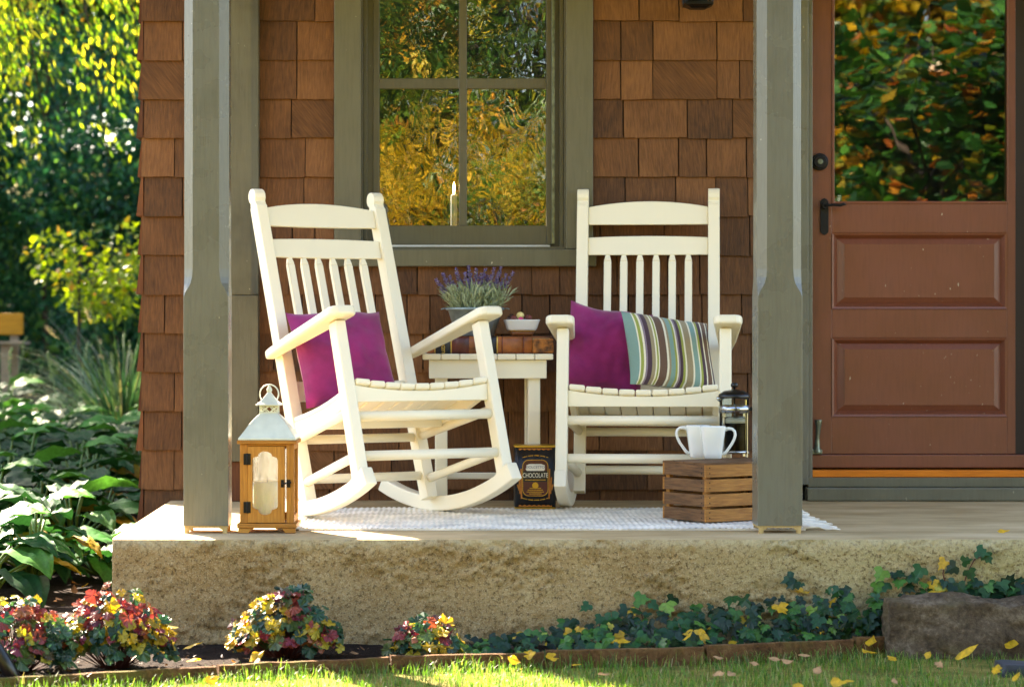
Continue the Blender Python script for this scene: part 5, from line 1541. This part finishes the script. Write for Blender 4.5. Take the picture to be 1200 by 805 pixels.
def tree(name, x, y, hgt_, crown_z, rad, n, L_, W_, leaf, label, seed, cat='tree', droop=.3, squash=.8, trunk=.11, clumps=26, out=None, group=None, z=None):
    r = random.Random(seed); gz = ground_z(x, y) if z is None else z
    t = thing(name, label, cat, (x, y, gz), 0, group)
    tk = MB(); cz_ = crown_z
    tk.tube([(0, 0, -.05), (r.uniform(-.1, .1), r.uniform(-.1, .1), cz_ * .5), (r.uniform(-.15, .15), r.uniform(-.15, .15), cz_), (0, 0, cz_ + rad * squash * .7)], [trunk, trunk * .75, trunk * .5, trunk * .12], 9)
    cs = []
    for i in range(clumps):
        v = rv(r).normalized(); q = r.uniform(.35, 1.0) ** .6; c = Vector((v.x * rad * q, v.y * rad * q, cz_ + v.z * rad * squash * q)); cs.append((c, rad * r.uniform(.22, .42)))
        if i % 2 == 0:
            b0 = Vector((0, 0, cz_ - rad * squash * .5 + .4 * rad * squash * r.random())); mid = b0.lerp(c, .55) + UP * rad * .1
            tk.tube([tuple(b0), tuple(mid), tuple(c)], [trunk * .4, trunk * .22, trunk * .06], 6)
    tk.build('trunk', M['bark'], t)
    lf = MB()
    for i in range(n):
        c, cr_ = cs[i % len(cs)]; v = rv(r); 
        if v.length > 1.2: v = v.normalized()
        p = c + Vector((v.x * cr_, v.y * cr_, v.z * cr_ * .8)); d = (v * .6 + rv(r, .8) - UP * droop)
        nrm = UP + rv(r, .8); s = r.uniform(.7, 1.25)
        if out: put_leaf(lf, out, p, nrm, d, L_ * s, 0, .2, .1)
        else: simple_leaf(lf, p, d, nrm, L_ * s, W_ * s)
    lf.build('crown', LEAF[leaf], t)
    return t


# drooping tree over the upper left corner
r = random.Random(90)
dt = thing('weeping_tree', 'bright yellow-green tree with drooping branches hanging over the upper left', 'tree', (-3.6, 6.2, ground_z(-3.6, 6.2)))
tk, lf = MB(), MB(); tk.tube([(0, 0, -.05), (.08, 0, 1.5), (.02, .1, 3.0), (.1, 0, 4.4)], [.13, .1, .08, .03], 9)
for i in range(230):
    a = r.random() * 2 * pi; rr3 = r.uniform(.4, 2.1); o = Vector((.05, .05, r.uniform(2.9, 4.3)))
    e = Vector((cos(a) * rr3, sin(a) * rr3 * .9, r.uniform(3.2, 4.4))); m_ = o.lerp(e, .5) + UP * .25
    hang = e + Vector((cos(a) * .25, sin(a) * .25, -r.uniform(.5, 1.55)))
    if i % 2 == 0: tk.tube([tuple(o), tuple(m_), tuple(e), tuple(hang)], [.02, .014, .008, .003], 5)
    for q in range(185):
        u = r.random(); p = (m_.lerp(e, u * 2) if u < .4 else e.lerp(hang, (u - .4) / .6)) + rv(r, .16)
        d = Vector((cos(a) * .3, sin(a) * .3, -1)) + rv(r, .55); simple_leaf(lf, p, d, rv(r), r.uniform(.04, .08), r.uniform(.014, .024))
tk.build('trunk', M['bark'], dt); lf.build('crown', LEAF['willow'], dt)

BG = 'dark shrubs at the wood edge'
for i, (x, y, cz_, rad) in enumerate(((-2.55, 10.4, 1.35, .85), (-4.0, 11.3, 1.6, 1.0), (-2.2, 10.6, 1.6, .95), (-3.2, 11.8, 2.1, 1.2), (-4.8, 11.6, 1.9, 1.2), (-1.3, 11.6, 1.8, 1.1))):
    lab = ('dark blue-green shrub nearest, behind the lime shrub', 'dark blue-green shrub at the left edge above the bench', 'dark blue-green shrub next to the house wall', 'taller dark shrub at the back between the others')[i] if i < 4 else 'dark shrub standing just outside the view'
    tree('dark_shrub', x, y, 0, cz_, rad, 5200, .07, .042, 'dark', lab, 400 + i, 'shrub', .3, .85, .03, 30, None, BG)
for i, (x, y, cz_, rad) in enumerate(((-2.3, 9.3, .55, .5), (-1.9, 9.5, .6, .6), (-1.5, 8.6, .5, .5), (-3.9, 12.0, .9, .9), (-3.15, 12.8, .95, .95))):
    tree('low_shrub', x, y, 0, cz_, rad, 1900, .07, .045, 'dark', ('low dark undergrowth below the lime shrub', 'low dark undergrowth right of the lime shrub', 'low dark undergrowth hidden by the fountain grass', 'low dark undergrowth behind the bench', 'low dark undergrowth deepest in the wood, left of the lime shrub')[i], 410 + i, 'shrub', .2, .8, .02, 18)
tree('lime_shrub', -2.28, 7.6, 0, 1.16, .44, 900, .06, .042, 'lime', 'sunlit lime-yellow shrub in front of the dark shrubs', 420, 'shrub', .2, .75, .018, 16)
for i, (x, y) in enumerate(((-5.4, 14.4), (-3.6, 15.0), (-1.8, 15.4), (-7.2, 14.8), (-.2, 16.2), (-4.6, 17.5), (-2.6, 17.8), (-5.6, 21.5), (-3.4, 21.0), (-1.4, 21.8))):
    tree('woodland_tree', x, y, 0, 4.3, 2.6, 7500, .14, .09, 'dark' if i % 3 else 'green_tree', 'leafy woodland tree closing off the view behind the dark shrubs', 440 + i, 'tree', .3, .95, .13, 34, None, 'woodland trees at the back left')
# undergrowth under the far trees
r = random.Random(700); b = MB()
for i in range(26000):
    y = 10.8 + 13 * r.random() ** 1.3; x = r.uniform(-9, -.6)
    if y < 13 and r.random() < .35: continue
    hh_ = (.35 + 1.5 * min(1, (y - 10.8) / 5)) * (.55 + .9 * abs(noise.noise(Vector((x * .9, y * .9, 3)))))
    simple_leaf(b, Vector((x, y, ground_z(x, y) + hh_ * r.random() ** .7)), rv(r) - UP * .3, UP + rv(r, .8), r.uniform(.08, .17), r.uniform(.05, .1))
tag(b.build('undergrowth', LEAF['dark']), 'dark leafy undergrowth below the trees at the back left', 'undergrowth', None, 'stuff')
# bench
bn = thing('garden_bench', 'ochre wooden bench in the shade of the wood at the left edge', 'bench', (-3.60, 8.8, ground_z(-3.60, 8.8)))
gz = ground_z(-3.60, 8.8); zz = lambda y: at(0, y, 8.8).z - gz
b = MB(); b.box(-.75, .67, -.02, .012, zz(392.5), zz(367)); b.build('backrest', M['bench'], bn, .008)
b = MB(); b.box(-.8, .73, -.42, -.05, zz(404), zz(400)); b.build('seat', M['bench_grey'], bn, .006)
for sx in (-.65, .6):
    b = MB(); b.box(sx - .03, sx + .03, -.38, -.32, 0, zz(404) - .001); b.build('leg', M['bench_grey'], bn)
    b = MB(); b.box(sx - .03, sx + .03, .013, .06, 0, zz(368)); b.build('leg', M['bench_grey'], bn)

for i, x in enumerate((-7.5, -2.8, 1.8, 6.4, 11.0)):
    tree('evergreen_tree', x, -25 + (i % 2) * 1.2, 0, 4.6, 4.3, 9000, .3, .2, 'dark', 'tall dark evergreen at the far end of the lawn, behind the camera', 560 + i, 'tree', .4, 1.05, .2, 40, None, 'evergreens at the far end of the lawn')
tree('added_shade_tree', -4.9, 7.1, 0, 4.3, 1.65, 9000, .12, .08, 'willow', 'unseen tree added left of the view to dapple the hostas', 570, 'tree', .3, .85, .08, 24)  # added out of view, only to cast dappled shade on the hostas
# trees across the lawn, behind the camera: the panes mirror them and they throw warm light on the porch
FR = 'trees across the lawn'
tree('golden_tree', .2, -13.6, 0, 1.7, 1.7, 3600, .105, .07, 'gold_tree', 'golden autumn tree across the lawn, mirrored in the window', 501, 'tree', .3, .75, .09, 34)
tree('lawn_shrub', -.5, -13.0, 0, 1.5, 1.3, 2300, .12, .07, 'green_tree', 'olive-green shrub growing into the golden tree, mirrored in the window', 503, 'shrub', .3, .9, .05, 20)
tree('lawn_shrub', 1.3, -12.8, 0, 2.0, .95, 1300, .12, .07, 'green_tree', 'taller olive-green shrub right of the golden tree, mirrored in the window', 504, 'shrub', .3, .9, .05, 16)
tree('golden_tree', 3.4, -15.0, 0, 1.9, 1.7, 2600, .12, .08, 'gold_tree', 'second golden tree across the lawn, right of the first', 502, 'tree', .3, .8, .09, 30)
for i, (x, y, cz_, rad, lf_) in enumerate(((-2.6, -18.0, 4.2, 3.2, 'green_tree'), (1.6, -19.0, 4.6, 3.6, 'green_tree'), (5.6, -18.5, 4.4, 3.2, 'gold_tree'), (9.5, -17.0, 4.2, 3.0, 'green_tree'), (-6.8, -17.0, 4.2, 3.0, 'gold_tree'))):
    tree('lawn_tree', x, y, 0, cz_, rad, 13000, .17, .12, lf_, 'leafy tree across the lawn, behind the camera', 510 + i, 'tree', .3, .9, .14, 34, None, FR)
tree('oak_sapling', 3.0, -5.6, 0, 2.05, 1.05, 4800, .115, .1, 'oak', 'young oak with green and orange leaves, mirrored in the door glass', 530, 'tree', .25, .85, .04, 26, OAKL)
tree('oak_sapling', 4.6, -7.5, 0, 2.4, 1.4, 5200, .125, .1, 'oak', 'bigger green oak beyond the young one, mirrored in the door glass', 531, 'tree', .25, .85, .06, 26, OAKL)
